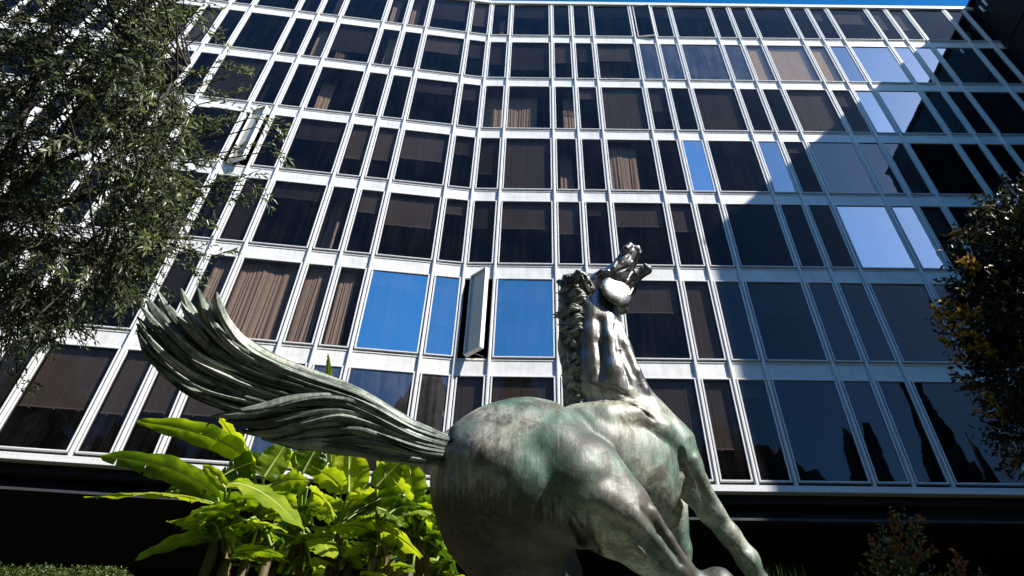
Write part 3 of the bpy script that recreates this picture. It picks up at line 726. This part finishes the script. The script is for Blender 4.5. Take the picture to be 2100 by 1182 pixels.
for i in range(60):                                           # forelock and poll
    t = np.linspace(0, 1, 20); x0 = rs.uniform(1156, 1188); y0 = rs.uniform(568, 596); a = rs.uniform(2, 5); ph = rs.uniform(0, 6)
    X = x0 + rs.uniform(-22, 10) * t + a * np.cos(9 * t + ph); Y = y0 - rs.uniform(-8, 9) * np.sin(np.pi * t) + 14 * t + a * np.sin(9 * t + ph)
    dd = sh(6.12, 580) + .02 * rs.randn() + .002 * np.abs(X - 1185) + 0 * t
    P = np.stack([(X - PX) / FPX * dd, -(Y - PY) / FPX * dd, dd], 1)
    mane.lock(P, rs.uniform(2.4, 4.2) * 5.7 / FPX * np.clip((1 - t) * 4, .25, 1), 8, .2, 3, 3, 1, i)
mane.build('mane', M['bronze_mane'], horse)
b = MB().box((-1.6, -1.1, -.10), (2.0, 1.5, .03)); link('plinth', bevelled(b.mesh('plinth', M['bronze']), .02), horse)
# ------------------------------------------------------------------ leaves and plants
def leafmat(name, cols, trans, rough=.45, tcol=None, spec=.4, scale=3):
    m = Mat(name, cols[0], rough, 0, spec)
    a = m.noise(scale, 4, .6); at_ = m.n('Attribute', attribute_name='tone')
    mx = m.n('Math', operation='ADD'); m.l(a, mx.inputs[0]); m.l(at_.outputs['Fac'], mx.inputs[1])
    c = m.ramp(mx.outputs[0], [(.25 + .5 * i / max(1, len(cols) - 1), k) for i, k in enumerate(cols)]); m.col(c)
    t = m.n('BsdfTranslucent'); tc = m.mix(1.0, c, tcol or (1, 1, .6), 'MULTIPLY'); m.l(tc, t.inputs[0])
    sh = m.n('MixShader'); sh.inputs[0].default_value = trans; m.l(m.b.outputs[0], sh.inputs[1]); m.l(t.outputs[0], sh.inputs[2]); m.l(sh.outputs[0], m.out.inputs[0])
    return m
M['banana'] = leafmat('banana_leaf', [(.06, .12, .012), (.19, .29, .02), (.34, .43, .028), (.44, .50, .04)], .5, .36, (1.4, 1.4, .42)).m
M['dry'] = plain('dry_leaf', (.20, .135, .07), .85, .4, 9, 0, .4)
M['midrib'] = plain('banana_midrib', (.42, .50, .16), .5, .15)
M['stem'] = plain('banana_stem', (.10, .075, .035), .7, .5, 6, 0, .4)
M['petiole'] = plain('banana_petiole', (.22, .32, .06), .5, .2)
M['olive'] = leafmat('olive_leaf', [(.028, .045, .016), (.11, .15, .055), (.32, .36, .20)], .32, .34).m
M['bark'] = plain('bark', (.05, .04, .032), .9, .4, 8, 0, .8)
M['plum'] = leafmat('dark_bronze_leaf', [(.010, .012, .006), (.016, .020, .008), (.05, .05, .012), (.42, .26, .035)], .22, .35).m
M['photinia'] = leafmat('red_tipped_leaf', [(.035, .06, .014), (.09, .13, .028), (.17, .18, .035), (.34, .13, .05)], .32, .32).m
M['hedge'] = leafmat('hedge_leaf', [(.03, .05, .012), (.07, .11, .02), (.14, .19, .035)], .25, .4).m
M['grass'] = leafmat('grass_blade', [(.05, .09, .015), (.11, .18, .03)], .3, .5).m
M['far'] = leafmat('far_foliage', [(.012, .02, .008), (.03, .045, .016)], .1, .7).m

def set_tone(me, vals):
    a = me.attributes.new('tone', 'FLOAT', 'POINT'); a.data.foreach_set('value', np.asarray(vals, np.float32))

def banana_leaf(base, tip, width, sag, roll, seed, fold=.35):
    """blade with midrib; base and tip are world points"""
    r = random.Random(seed); base = Vector(base); tip = Vector(tip); ax = tip - base; L = ax.length; n = 22
    up = Vector((0, 0, 1)); side = ax.cross(up)
    if side.length < 1e-3: side = Vector((1, 0, 0))
    side.normalize(); nrm = side.cross(ax).normalized()
    q = Matrix.Rotation(roll, 3, ax.normalized()); side = q @ side; nrm = q @ nrm
    vs = []; fs = []; mi = []; tone = []; C = []
    tears = [r.random() < .10 for _ in range(2 * n)]
    for i in range(n + 1):
        t = i / n; C.append(base + ax * t + up * (sag * 4 * t * (1 - t) * (.6 + .4 * (1 - t))) )
    K = 4; fr = r.uniform(16, 26); ph = r.uniform(0, 6)
    idx = {}
    tn0 = r.uniform(-.36, .2)
    for sgn in (-1, 1):
        for i in range(n):
            for e in (0, 1):
                t = (i + e) / n
                wv = width * .5 * (math.sin(math.pi * min(1, (t * .93 + .06)) ** .75) ** .62) * (1 if t < .985 else .2)
                tear = tears[i + (n if sgn > 0 else 0)] and e == 1
                for k in range(K + 1):
                    u = k / K
                    key = (sgn, i + e, k) if not tear or k < 2 else (sgn, i + e, k, 't')
                    if key in idx: continue
                    off = side * (sgn * wv * u * math.cos(fold)) + nrm * (wv * u * math.sin(fold) - wv * .42 * u * u + .055 * width * math.sin(fr * t + ph + sgn) * u * u + .02 * width * math.sin(fr * 2.3 * t) * u)
                    p = C[i + e] + off
                    if len(key) == 4: p = p - ax * (.02 * (k - 1) / K) - nrm * (.05 * width * u)
                    idx[key] = len(vs); vs.append(p); tone.append(tn0 + r.uniform(-.04, .04))
            for k in range(K):
                def g(ii, kk, e):
                    kt = (sgn, ii, kk, 't')
                    return idx[kt] if e and kt in idx and tears[i + (n if sgn > 0 else 0)] else idx[(sgn, ii, kk)] if (sgn, ii, kk) in idx else idx[kt]
                f = (g(i, k, 0), g(i + 1, k, 1), g(i + 1, k + 1, 1), g(i, k + 1, 0))
                fs.append(f if sgn < 0 else f[::-1]); mi.append(0)
    b = MB(); b.add(vs, fs, 0)
    b.tube([c - nrm * .004 for c in C], [max(.002, .013 * (1 - i / n) + .002) * (width / .3) ** .5 for i in range(n + 1)], 5, 1)
    me = b.mesh('leaf', [M['banana'], M['midrib']], True); set_tone(me, tone + [0] * (len(b.v) - len(tone)))
    return me

# stems: photo column, row of the crown, distance;  leaves: base, tip (photo pixels), width in pixels, depth step of the tip, sag, roll
BAN = [
 ((452, 1085, 7.3), 'tall banana plant at the left end of the clump, long leaf pointing far left', [
   ((446, 1022), (203, 934), 58, -.5, .16, .5), ((440, 1033), (172, 1021), 44, -.2, .10, -.3), ((474, 992), (624, 1088), 62, -.6, .12, .6),
   ((450, 1106), (276, 1148), 42, -.3, .12, .3), ((462, 1000), (415, 955), 30, .1, .02, .9), ((448, 1040), (395, 1090), 34, -.3, .05, 0)]),
 ((530, 1075, 7.7), 'banana plant with a folded leaf rising beside the bronze tail tip', [
   ((512, 940), (279, 864), 52, -.4, .12, .55), ((520, 965), (448, 852), 76, .3, .02, .2), ((540, 948), (440, 986), 58, -.3, .08, .5),
   ((528, 1120), (341, 1070), 54, -.3, .12, .2), ((606, 1102), (430, 1084), 34, -.4, .06, .4), ((540, 980), (590, 905), 60, .2, .0, -.5), ((540, 1010), (480, 1060), 50, -.3, .05, .2)]),
 ((612, 1090, 8.0), 'banana plant with a hanging torn leaf in the middle of the clump', [
   ((640, 1100), (684, 1146), 62, -.4, .06, .4), ((620, 1138), (580, 1184), 56, -.4, .05, .3), ((610, 960), (560, 915), 64, .2, .03, .3), ((620, 970), (655, 905), 70, .1, .0, -.2),
   ((630, 1000), (560, 1010), 50, -.3, .06, .4), ((640, 1010), (690, 1060), 54, -.4, .06, -.4), ((600, 1060), (540, 1050), 40, -.3, .04, .2)]),
 ((690, 1095, 8.3), 'banana plant carrying a withered upright spear above the bronze tail', [
   ((680, 960), (673, 724), 20, .1, .0, .2), ((715, 1012), (716, 914), 80, .2, .0, .3), ((765, 1092), (676, 1084), 52, -.4, .08, .4), ((700, 1000), (640, 960), 56, -.2, .05, .3),
   ((720, 1040), (790, 1010), 52, -.2, .05, -.4), ((700, 1050), (640, 1040), 44, -.4, .05, .5), ((690, 1120), (740, 1165), 54, -.5, .05, 0)]),
 ((772, 1110, 8.0), 'banana plant with long arching leaves left of the horse rump', [
   ((830, 1016), (700, 1068), 46, -.4, .10, .5), ((770, 1086), (867, 1142), 56, -.5, .08, -.5), ((790, 960), (760, 920), 66, .2, .0, .2), ((780, 1040), (700, 1075), 46, -.4, .08, .4),
   ((775, 1120), (700, 1140), 44, -.3, .05, .3), ((770, 1000), (830, 940), 58, .1, .02, -.3)]),
 ((852, 1105, 8.2), 'banana plant half hidden behind the horse hind leg', [
   ((850, 1032), (838, 944), 64, .2, .0, .3), ((792, 1068), (902, 1104), 48, -.2, .08, -.4), ((850, 1060), (905, 1030), 50, .1, .05, -.3), ((850, 1085), (800, 1130), 46, -.3, .05, .3),
   ((860, 1100), (925, 1150), 46, -.2, .05, -.3), ((840, 1030), (800, 975), 54, .1, .0, .3)]),
 ((905, 1150, 8.6), 'low banana plant in the shade behind the horse thigh', [
   ((900, 1130), (940, 1180), 40, -.2, .04, -.3), ((895, 1120), (860, 1165), 40, -.2, .04, .3), ((905, 1110), (920, 1050), 46, .1, .0, .2), ((890, 1100), (850, 1060), 46, .1, .03, .2)]),
]
rb = random.Random(21)
for pi, ((cx_, cy_, cd), lab, leaves) in enumerate(BAN):
    crown = at(cx_, cy_, cd); foot = Vector((crown.x + rb.uniform(-.1, .1), crown.y + rb.uniform(-.05, .05), BEDZ))
    pl = tag(empty('banana_plant', foot), lab, 'banana plant', 'banana plants between the horse and the building')
    for si in range(2):
        o_ = Vector((0, 0, 0)) if si == 0 else Vector((rb.choice((-1, 1)) * rb.uniform(.16, .28), rb.uniform(-.1, .2), 0))
        top = crown - foot + o_ * .8 - (Vector((0, 0, .0)) if si == 0 else Vector((0, 0, rb.uniform(.1, .4))))
        b = MB(); n = 10
        b.tube([o_.lerp(top, i / n) + Vector((.012 * math.sin(i * 2.1), .012 * math.cos(i * 1.7), 0)) for i in range(n + 1)], [.085 * (1 - .5 * i / n) * (1 + .06 * (i % 2)) for i in range(n + 1)], 10)
        link('pseudostem', b.mesh('pseudostem', M['stem'], True), pl)
    for k in range(2):
        x_ = cx_ + rb.choice((-1, 1)) * rb.uniform(4, 16); me = banana_leaf(at(x_, cy_ + 8, cd - .1) - foot, at(x_ + rb.uniform(-22, 22), cy_ + rb.uniform(90, 150), cd - .22) - foot, .16, -.03, rb.uniform(-.8, .8), pi * 9 + k, 1.0)
        me.materials[0] = M['dry']; me.materials[1] = M['dry']; link('leaf', me, pl)['label'] = 'dry brown hanging leaf'
    extra = []
    for k in range(20):
        a = rb.uniform(0, 2 * math.pi); bx, by = cx_ + rb.uniform(-30, 30), cy_ + rb.uniform(-75, 95)
        extra.append(((bx, by), (bx + math.cos(a) * rb.uniform(60, 110), by + abs(math.sin(a)) * rb.uniform(-45, 60)), rb.uniform(30, 52), rb.uniform(-.5, .5), rb.uniform(.02, .10), rb.uniform(-.6, .6)))
    for li, (bp, tp, wd_, dd, sg, rl) in enumerate(leaves + extra):
        hand = li < len(leaves)
        d0 = cd - .05 + rb.uniform(-.12, .12) if hand else cd + (rb.uniform(.0, .8) if li % 3 else rb.uniform(-.45, -.1))
        B_ = at(*bp, d0); T_ = at(*tp, d0 + dd)
        me = banana_leaf(B_ - foot, T_ - foot, wd_ * 1.14 * d0 / FPX, sg * 1.0, rl, pi * 50 + li, rb.uniform(.2, .5))
        lf = link('leaf', me, pl)
        if pi == 3 and li == 0: lf['label'] = 'withered upright spear leaf'
        cr_ = crown - foot; b = MB(); mid = cr_.lerp(B_ - foot, .5) + Vector((0, 0, .06))
        b.tube([cr_, mid, B_ - foot, (B_ - foot).lerp(T_ - foot, .06)], [.022, .018, .013, .009], 6)
        pt = link('petiole', b.mesh('petiole', M['petiole'], True), lf)

# --- leaf clouds: thousands of small leaves set along twigs
def twig_leaves(V, F, T, rr, p, dirv, length, nl, ll, lw, droop, tonebase, spread=.9, opp=True):
    d = dirv.normalized(); pts = [p]; n = max(3, nl // 2)
    for i in range(n):
        d = (d + Vector((0, 0, -droop)) / n + Vector((rr.uniform(-.1, .1), rr.uniform(-.1, .1), rr.uniform(-.1, .1)))).normalized(); pts.append(pts[-1] + d * (length / n))
    for i in range(1, n + 1):
        for s_ in ((1, -1) if opp else (rr.choice((1, -1)),)):
            pr = d.orthogonal().normalized(); pr = Matrix.Rotation(rr.uniform(0, 6.28), 3, d) @ pr
            ld = ((pts[i] - pts[i - 1]).normalized() * .8 + pr * spread * s_).normalized(); sd = ld.cross(Vector((rr.uniform(-1, 1), rr.uniform(-1, 1), rr.uniform(-1, 1)))).normalized()
            L = ll * rr.uniform(.6, 1.15); w2 = lw * rr.uniform(.8, 1.2) * .5; q = pts[i]; nn = ld.cross(sd)
            b = len(V); V += [q, q + ld * L * .45 + sd * w2 + nn * w2 * .3, q + ld * L - Vector((0, 0, L * .12)), q + ld * L * .45 - sd * w2 + nn * w2 * .3]
            F += [(b, b + 1, b + 2, b + 3)]; tn = tonebase + rr.uniform(-.18, .22); T += [tn] * 4
    return pts
def leafmesh(name, V, F, T, mat, org):
    me = bpy.data.meshes.new(name); me.from_pydata([tuple(v - org) for v in V], [], F); me.materials.append(mat); set_tone(me, T); me.update(); return me

# the olive tree at the left
of = Vector((-4.3, 2.9, 0))
olive = tag(empty('olive_tree', of), 'olive tree with drooping grey green foliage in front of the facade at left', 'tree')
ro = random.Random(5); V = []; F = []; T = []; tw = MB()
crown0 = at(-80, 470, 4.9)
trunk = MB(); trunk.tube([(0, 0, 0), (.1, .1, 1.2), (crown0 - of) * .62 + Vector((-.1, 0, .1)), crown0 - of], [.24, .19, .15, .12], 12)
link('trunk', trunk.mesh('trunk', M['bark'], True), olive)
limbs = [[(-80, 470, 4.9), (0, 420, 4.8), (80, 350, 4.7), (150, 250, 4.7), (230, 130, 4.8), (300, 20, 4.9)],
         [(-80, 470, 4.9), (20, 440, 5.1), (120, 420, 5.2), (230, 380, 5.2), (330, 330, 5.3), (450, 270, 5.3)],
         [(-80, 470, 4.9), (10, 330, 4.9), (60, 200, 5.0), (110, 60, 5.1), (150, -120, 5.2)],
         [(-80, 470, 4.9), (40, 500, 4.6), (150, 520, 4.5), (240, 540, 4.5)],
         [(80, 350, 4.7), (190, 300, 4.6), (300, 220, 4.6), (390, 130, 4.7)],
         [(230, 380, 5.2), (300, 420, 5.1), (370, 470, 5.1)],
         [(-80, 470, 4.9), (-60, 560, 4.6), (20, 620, 4.5), (90, 640, 4.5)]]
nodes = []
for lb_ in limbs:
    c = smooth_curve([tuple(at(*q)) for q in lb_], 24); r0 = .05 if lb_[0][0] < 0 else .02
    b = MB(); b.tube([Vector(p) - of for p in c], [r0 * (1 - .85 * i / 23) for i in range(24)], 7); link('limb', b.mesh('limb', M['bark'], True), olive)
    nodes += [Vector(p) for p in c[6:]]
def inside(x, y):
    # the crown's ragged outline in the picture plane, thinning to the right
    xr = np.interp(y, [-150, 0, 60, 130, 200, 260, 330, 400, 470, 540, 600, 650, 700], [400, 400, 350, 330, 370, 430, 410, 390, 370, 320, 280, 170, 60])
    return xr
cnt_ = 0
while cnt_ < 2250:
    y = ro.uniform(-160, 690); xr = inside(0, y); x = xr - abs(ro.gauss(0, 1)) * 200 + 10 if ro.random() < .5 else ro.uniform(-160, xr - 20)
    if x < -200 or (y > 560 and x < 20 and ro.random() < .5): continue
    dens = .5 + .5 * math.sin(x * .021 + 1.1 * math.sin(y * .017)) * math.sin(y * .019 + .8 * math.sin(x * .013))
    if ro.random() > .22 + .9 * dens + (.35 if x < 120 else 0): continue
    d = ro.gauss(4.9, .45)
    p = at(x, y, d); nr = min(ro.sample(nodes, 24), key=lambda q: (q - p).length)
    out = (p - nr); out.z -= .1; out = out.normalized() if out.length > .05 else Vector((1, 0, -.3))
    out = (out + Vector((.3, ro.uniform(-.5, .5), ro.uniform(-.7, .4)))).normalized()
    L = ro.uniform(.22, .48); st_ = p - out * L * .5
    pts = twig_leaves(V, F, T, ro, st_, out, L, ro.randint(14, 24), .056, .0125, .35, ro.uniform(-.34, .2), .75)
    tw.tube([q - of for q in pts], [.004] * (len(pts) - 1) + [.0015], 3, cap=False)
    if ro.random() < .16: tw.tube([nr - of, nr.lerp(st_, .5) - of + Vector((0, 0, .05)), st_ - of], [.009, .006, .004], 4, cap=False)
    cnt_ += 1
for (x, y, dx, dy) in [(ro.uniform(380, 500), ro.uniform(20, 560), ro.uniform(30, 60), ro.uniform(-20, 25)) for _ in range(26)] + [(560, 250, 45, 8), (520, 300, 50, -10), (480, 390, 60, 6), (540, 410, 30, 30), (505, 360, 50, -20), (575, 330, 20, 20), (430, 320, 70, 14), (400, 560, 20, 40), (110, 690, 20, -30), (60, 800, 25, 4), (30, 770, 30, 12), (470, 200, 60, -14), (500, 230, 66, 10), (560, 275, 36, 14), (330, 590, 40, 30)]:
    a = at(x - dx, y - dy, 5.0); e = at(x + dx * .6, y + dy * .6, 4.95)
    for k in range(2): pts = twig_leaves(V, F, T, ro, a + Vector((0, 0, .05 * k)), e - a, (e - a).length, 18, .058, .013, .15, .1, .7)
    tw.tube([nodes[0].lerp(a, .8) - of, a - of, e - of], [.006, .004, .002], 4, cap=False)
link('crown', leafmesh('crown', V, F, T, M['olive'], of), olive)
link('twigs', tw.mesh('twigs', M['bark']), olive)['kind'] = 'stuff'

# dark red tipped tree at the right
def shrub(name, lab, cat, foot, blobs, n, ll, lw, seed, mat, tone, group=None, sprays=[], trunk_r=.06, nl=(7, 12), outtone=.16):
    r = random.Random(seed); foot = Vector(foot); V = []; F = []; T = []; b = MB(); br = MB()
    root = tag(empty(name, foot), lab, cat, group)
    c0 = Vector((0, 0, 0)); tot = sum(q[3] ** 2 for q in blobs)
    for x, y, d, rp in blobs:
        c = at(x, y, d); rad = rp * d / FPX; c0 = c0 + c / len(blobs)
        br.tube([Vector((0, 0, 0)), (c - foot) * .5 + Vector((r.uniform(-.1, .1), r.uniform(-.1, .1), 0)), c - foot], [trunk_r, trunk_r * .6, trunk_r * .2], 7)
        for k in range(int(n * rp ** 2 / tot)):
            u = Vector((r.gauss(0, 1), r.gauss(0, 1), r.gauss(0, 1))).normalized(); q = r.random() ** .45
            p = c + u * rad * q; dr = (u + Vector((r.uniform(-.5, .5), r.uniform(-.5, .5), r.uniform(-.2, .7)))).normalized()
            pts = twig_leaves(V, F, T, r, p, dr, ll * r.uniform(1.6, 3.2), r.randint(*nl), ll, lw, .1, tone + outtone * max(0, q - .7) / .3 * r.random(), .8, False)
    for x, y, d, x2, y2, d2, tn in sprays + [(q[0] + r.uniform(-6, 10), q[1] + r.uniform(-30, 30), q[2] - .06, q[3] + r.uniform(-8, 26), q[4] + r.uniform(-26, 26), q[5] - .06, q[6]) for q in sprays]:
        a = at(x, y, d); e = at(x2, y2, d2)
        pts = twig_leaves(V, F, T, r, a, e - a, (e - a).length, 26, ll * .95, lw, -.1, tn, .9)
        b.tube([q - foot for q in pts], [.005] * len(pts), 4, cap=False)
    link('trunk', br.mesh('trunk', M['bark'], True), root)
    if b.v: link('twigs', b.mesh('twigs', M['bark']), root)['kind'] = 'stuff'
    link('crown', leafmesh('crown', V, F, T, mat, foot), root); return root
shrub('ornamental_tree', 'dark leafy tree with orange tipped shoots at the right in front of shaded windows', 'tree', tuple(Vector((at(2120, 700, 6.6).x, at(2120, 700, 6.6).y, 0))),
      [(2082, 530, 6.6, 88), (2120, 450, 6.8, 66), (2062, 640, 6.4, 86), (2096, 760, 6.4, 80), (2136, 880, 6.4, 66), (2170, 600, 6.7, 105)],
      4200, .080, .032, 31, M['plum'], -.26,
      sprays=[(1990, 700, 6.3, 1905, 664, 6.2, .35), (2000, 640, 6.3, 1935, 610, 6.2, .2), (2010, 720, 6.3, 1935, 712, 6.2, .3), (2000, 590, 6.3, 1950, 575, 6.2, .1), (2010, 500, 6.4, 1965, 470, 6.4, .1),
              (2030, 790, 6.3, 1970, 770, 6.2, .05), (2060, 860, 6.3, 2005, 836, 6.2, .3), (2090, 950, 6.3, 2055, 965, 6.2, .0), (2010, 560, 6.3, 1955, 540, 6.3, .25), (2040, 430, 6.5, 1985, 410, 6.5, .0), (2030, 660, 6.2, 1960, 640, 6.1, .35), (2045, 740, 6.2, 1985, 700, 6.1, .3)], trunk_r=.09)
sh = 'red tipped shrubs growing in the planting bed'
q = at(1845, 1300, 7.0)
shrub('photinia_shrub', 'small leafy shrub with red young shoots below the right windows', 'shrub', (q.x, q.y, BEDZ), [(1845, 1190, 7.0, 48), (1840, 1130, 7.0, 34), (1850, 1250, 7.0, 60), (1860, 1110, 7.0, 24)], 150, .075, .036, 41, M['photinia'], -.16, sh,
      sprays=[(1845, 1160, 7, 1832, 1040, 7, .25), (1850, 1160, 7, 1872, 1060, 7, .2), (1830, 1180, 7, 1798, 1098, 7, .3), (1870, 1180, 7, 1894, 1100, 7, .15), (1825, 1190, 7, 1786, 1130, 7, .2)], trunk_r=.02, outtone=.1)
q = at(1975, 1330, 7.2)
shrub('photinia_shrub', 'lowest red tipped shoot at the bottom edge, right of the small shrub', 'shrub', (q.x, q.y, BEDZ), [(1975, 1220, 7.2, 34), (1980, 1270, 7.2, 40)], 50, .07, .03, 43, M['photinia'], -.1, sh,
      sprays=[(1972, 1220, 7.2, 1965, 1150, 7.2, .3), (1980, 1220, 7.2, 1992, 1158, 7.2, .3), (1965, 1220, 7.2, 1948, 1168, 7.2, .2)], trunk_r=.015)

# clipped hedge at the lower left, grass in the bed
rh = random.Random(8); V = []; F = []; T = []; hc = at(90, 1180, 8.6); hx0, hx1 = at(-260, 1180, 8.6).x, at(246, 1180, 8.6).x
ht = at(120, 1163, 8.6).z
hf = Vector(((hx0 + hx1) / 2, hc.y, BEDZ)); hedge = tag(empty('clipped_hedge', hf), 'sunlit clipped green hedge at the lower left corner under the soffit', 'hedge')
core = MB().box((hx0 + .1 - hf.x, .08, 0), (hx1 - .1 - hf.x, .85, ht - BEDZ - .06)); link('branches', core.mesh('branches', M['bark']), hedge)
for k in range(9000):
    f = rh.random(); x = rh.uniform(hx0, hx1); zz = rh.uniform(BEDZ, ht)
    p = Vector((x, hf.y + rh.uniform(0, .9), ht + .015 * math.sin(x * 9) + rh.uniform(-.04, .02))) if f < .34 else Vector((x, hf.y + rh.uniform(0, .06), zz)) if f < .9 else Vector((hx1 - rh.uniform(0, .05), hf.y + rh.uniform(0, .9), zz))
    twig_leaves(V, F, T, rh, p, Vector((rh.uniform(-1, 1), rh.uniform(-1, .3), rh.uniform(.1, 1))), .05, 4, .035, .018, 0, rh.uniform(-.15, .2), .8, False)
link('foliage', leafmesh('foliage', V, F, T, M['hedge'], hf), hedge)
V = []; F = []; T = []
for k in range(2600):
    x = rh.uniform(1.2, 4.2) if k % 3 else rh.uniform(-9, 9); y = rh.uniform(4.4, 7.5); h = rh.uniform(.15, .5); a = rh.uniform(0, 6.28); wv = .006
    p = Vector((x, y, BEDZ - .05)); ln = Vector((math.cos(a), math.sin(a), 0)) * h * rh.uniform(.1, .5); sd = Vector((-math.sin(a), math.cos(a), 0)) * wv
    b = len(V); V += [p - sd, p + sd, p + sd * .7 + ln * .4 + Vector((0, 0, h * .6)), p - sd * .7 + ln * .4 + Vector((0, 0, h * .6)), p + ln + Vector((0, 0, h))]
    F += [(b, b + 1, b + 2, b + 3), (b + 3, b + 2, b + 4)]; T += [rh.uniform(-.3, .3)] * 5
me = leafmesh('grass', V, F, T, M['grass'], Vector((0, 0, 0))); tag(link('grass', me), 'grass growing in the planting bed', 'grass', kind='stuff')
gz = random.Random(77); q = at(1590, 1240, 6.6); gf = Vector((q.x, q.y, BEDZ)); V = []; F = []; T = []
for k in range(170):
    x, y = gz.uniform(1545, 1650), gz.uniform(1150, 1182) if gz.random() < .4 else gz.uniform(1172, 1215)
    tp = at(x, y, gz.uniform(6.4, 6.8)); p = Vector((tp.x + gz.uniform(-.2, .2), tp.y + gz.uniform(-.1, .1), BEDZ)); m_ = p.lerp(tp, .6) + Vector((0, 0, .08)); sd = Vector((.007, 0, 0))
    b = len(V); V += [p - sd, p + sd, m_ + sd * .7, m_ - sd * .7, tp]; F += [(b, b + 1, b + 2, b + 3), (b + 3, b + 2, b + 4)]; T += [gz.uniform(-.3, .3)] * 5
tag(link('grass_tuft', leafmesh('grass_tuft', V, F, T, M['grass'], gf), None, gf), 'tuft of tall green grass blades beside the horse foreleg at the bottom edge', 'grass tuft')

# ------------------------------------------------------------------ what the lowest windows mirror: trees and a flag behind the viewer, plus added unseen trees
def cypress(x, y, h, w_, lab, seed, group='cypresses behind the viewer', squat=False):
    r = random.Random(seed); f = Vector((x, y, 0)); root = tag(empty('cypress_tree' if not squat else 'garden_tree', f), lab, 'tree', group)
    link('trunk', MB().tube([(0, 0, 0), (0, 0, h * .5)], [.3, .12], 8).mesh('trunk', M['bark'], True), root); V = []; F = []; T = []
    for k in range(1500 if not squat else 1100):
        z = r.uniform(.06, 1) if not squat else r.uniform(.25, 1); a = r.uniform(0, 6.28)
        pr = (math.sin(math.pi * min(1, z * .8 + .25)) ** .8 if not squat else math.sin(math.pi * (z * .9 + .08)) ** .6) * w_ * (1 + .18 * math.sin(5 * a + z * 17)) * r.uniform(.55, 1)
        p = Vector((x + math.cos(a) * pr, y + math.sin(a) * pr, z * h)); s_ = r.uniform(.35, .7) * (2.2 if squat else 1.4); u = Vector((r.uniform(-1, 1), r.uniform(-1, 1), r.uniform(-1, 1))).normalized(); v = u.cross(Vector((0, .3, 1))).normalized()
        up_ = Vector((0, 0, s_ * (1.5 if not squat else .8))); b = len(V); V += [p - v * s_ * .5, p + v * s_ * .5, p + v * s_ * .3 + up_ * .8 + u * .2, p - v * s_ * .2 + up_]; F += [(b, b + 1, b + 2, b + 3)]; T += [r.uniform(-.3, .3)] * 4
    link('crown', leafmesh('crown', V, F, T, M['far'], f), root)
def mirrored(px_, py_, yreal):
    """place behind the viewer that the facade mirrors to the pixel"""
    ray = FW + RT * ((px_ - PX) / FPX) - UP * ((py_ - PY) / FPX); t = (30.0 - yreal) / ray.y
    a = AR if px_ > 930 else AL; nrm = Vector((math.sin(a), -math.cos(a), 0)); p = ray * t + CAM
    return p - nrm * (2 * (p - CR).dot(nrm))
for (a_, b_, yr, w_, lab, sd) in ((1858, 790, -4, 1.9, 'tall dark cypress mirrored in the lowest right window', 1), (1838, 775, -5.5, .8, 'thin cypress top beside the tall mirrored cypress', 2), (1745, 915, -14, 1.5, 'short cypress left of the tall one in the window mirror', 3), (1795, 900, -12, .9, 'slim cypress between the short and the tall one', 4)):
    p = mirrored(a_, b_, yr); cypress(p.x, p.y, p.z, w_, lab, sd)
for (a_, b_, yr, w_, lab, sd) in ((1560, 940, -20, 4.5, 'round garden tree mirrored beside the horse foreleg', 11), (1480, 905, -16, 4.0, 'broad garden tree mirrored in a lowest centre window', 12), (1640, 985, -24, 5, 'low tree crown mirrored under the shaded windows', 13),
                                  (880, 795, -9, 3.2, 'garden tree mirrored left of the horse rump', 14), (760, 890, -14, 4, 'garden tree mirrored behind the bronze tail', 15), (1310, 950, -22, 5, 'garden tree behind the viewer, hidden by the horse neck', 16), (300, 900, -12, 6, 'garden tree mirrored in the leftmost low windows', 17), (120, 760, -10, 4.6, 'tall garden tree mirrored at far left', 18)):
    p = mirrored(a_, b_, yr); cypress(p.x, p.y, max(p.z, 5), w_, lab, sd, 'garden trees behind the viewer', True)
for k in range(22):
    yr = -13 - 5 * rnd.random() if k % 2 else -20 - 4 * rnd.random(); x = -50 + k * 3.3 + rnd.uniform(-1, 1)
    if x > 19: continue
    hh = CAMH + (30 - yr) * (.475 + .03 * math.sin(k * 2.1) + .012 * math.cos(k * 5.3)); cypress(x, yr, hh * (.93 if k % 2 else 1), 4.3, 'tall dark garden tree standing behind the viewer, mirrored in the windows', 60 + k, 'tall trees behind the viewer', True)
for k, (x, y, hh, w_) in enumerate(((-15, -3, 13, 'level with the viewer'), (-17, 3, 14, 'beside the olive tree'), (-15.5, -9, 15, 'behind the viewer'), (-20, 8, 12, 'close to the facade'), (12, -9, 9, 'behind the viewer'), (17, -4, 9, 'near the mirrored cypresses'))):  # unseen trees, added to keep low sky light off the horse
    cypress(x, y, hh, 3.2, ('leafy garden tree added at the left to screen low sky, ' if x < 0 else 'low leafy garden tree added at the right to screen low sky, ') + w_ + ', outside the view', 90 + k, 'unseen trees added beside the viewer', True)
p = mirrored(1966, 893, -6); fl = tag(empty('flagpole', (p.x, p.y, 0)), 'flagpole with hanging flag mirrored in the lowest right window', 'flagpole')
link('pole', MB().tube([(0, 0, 0), (0, 0, p.z)], [.06, .04], 8).mesh('pole', M['trim'], True), fl)
vs = []; fs = []
for j in range(9):
    for i in range(7):
        z = p.z - .35 - j * .38; u = i / 6; vs.append((.05 + u * (.25 + .10 * j), .10 * math.sin(u * 9 + j * .4) * u, z - u * .75))
for j in range(8):
    for i in range(6): k = j * 7 + i; fs.append((k, k + 1, k + 8, k + 7))
link('flag', MB().add(vs, fs).mesh('flag', plain('flag_cloth', (.10, .02, .02), .8), True), fl)
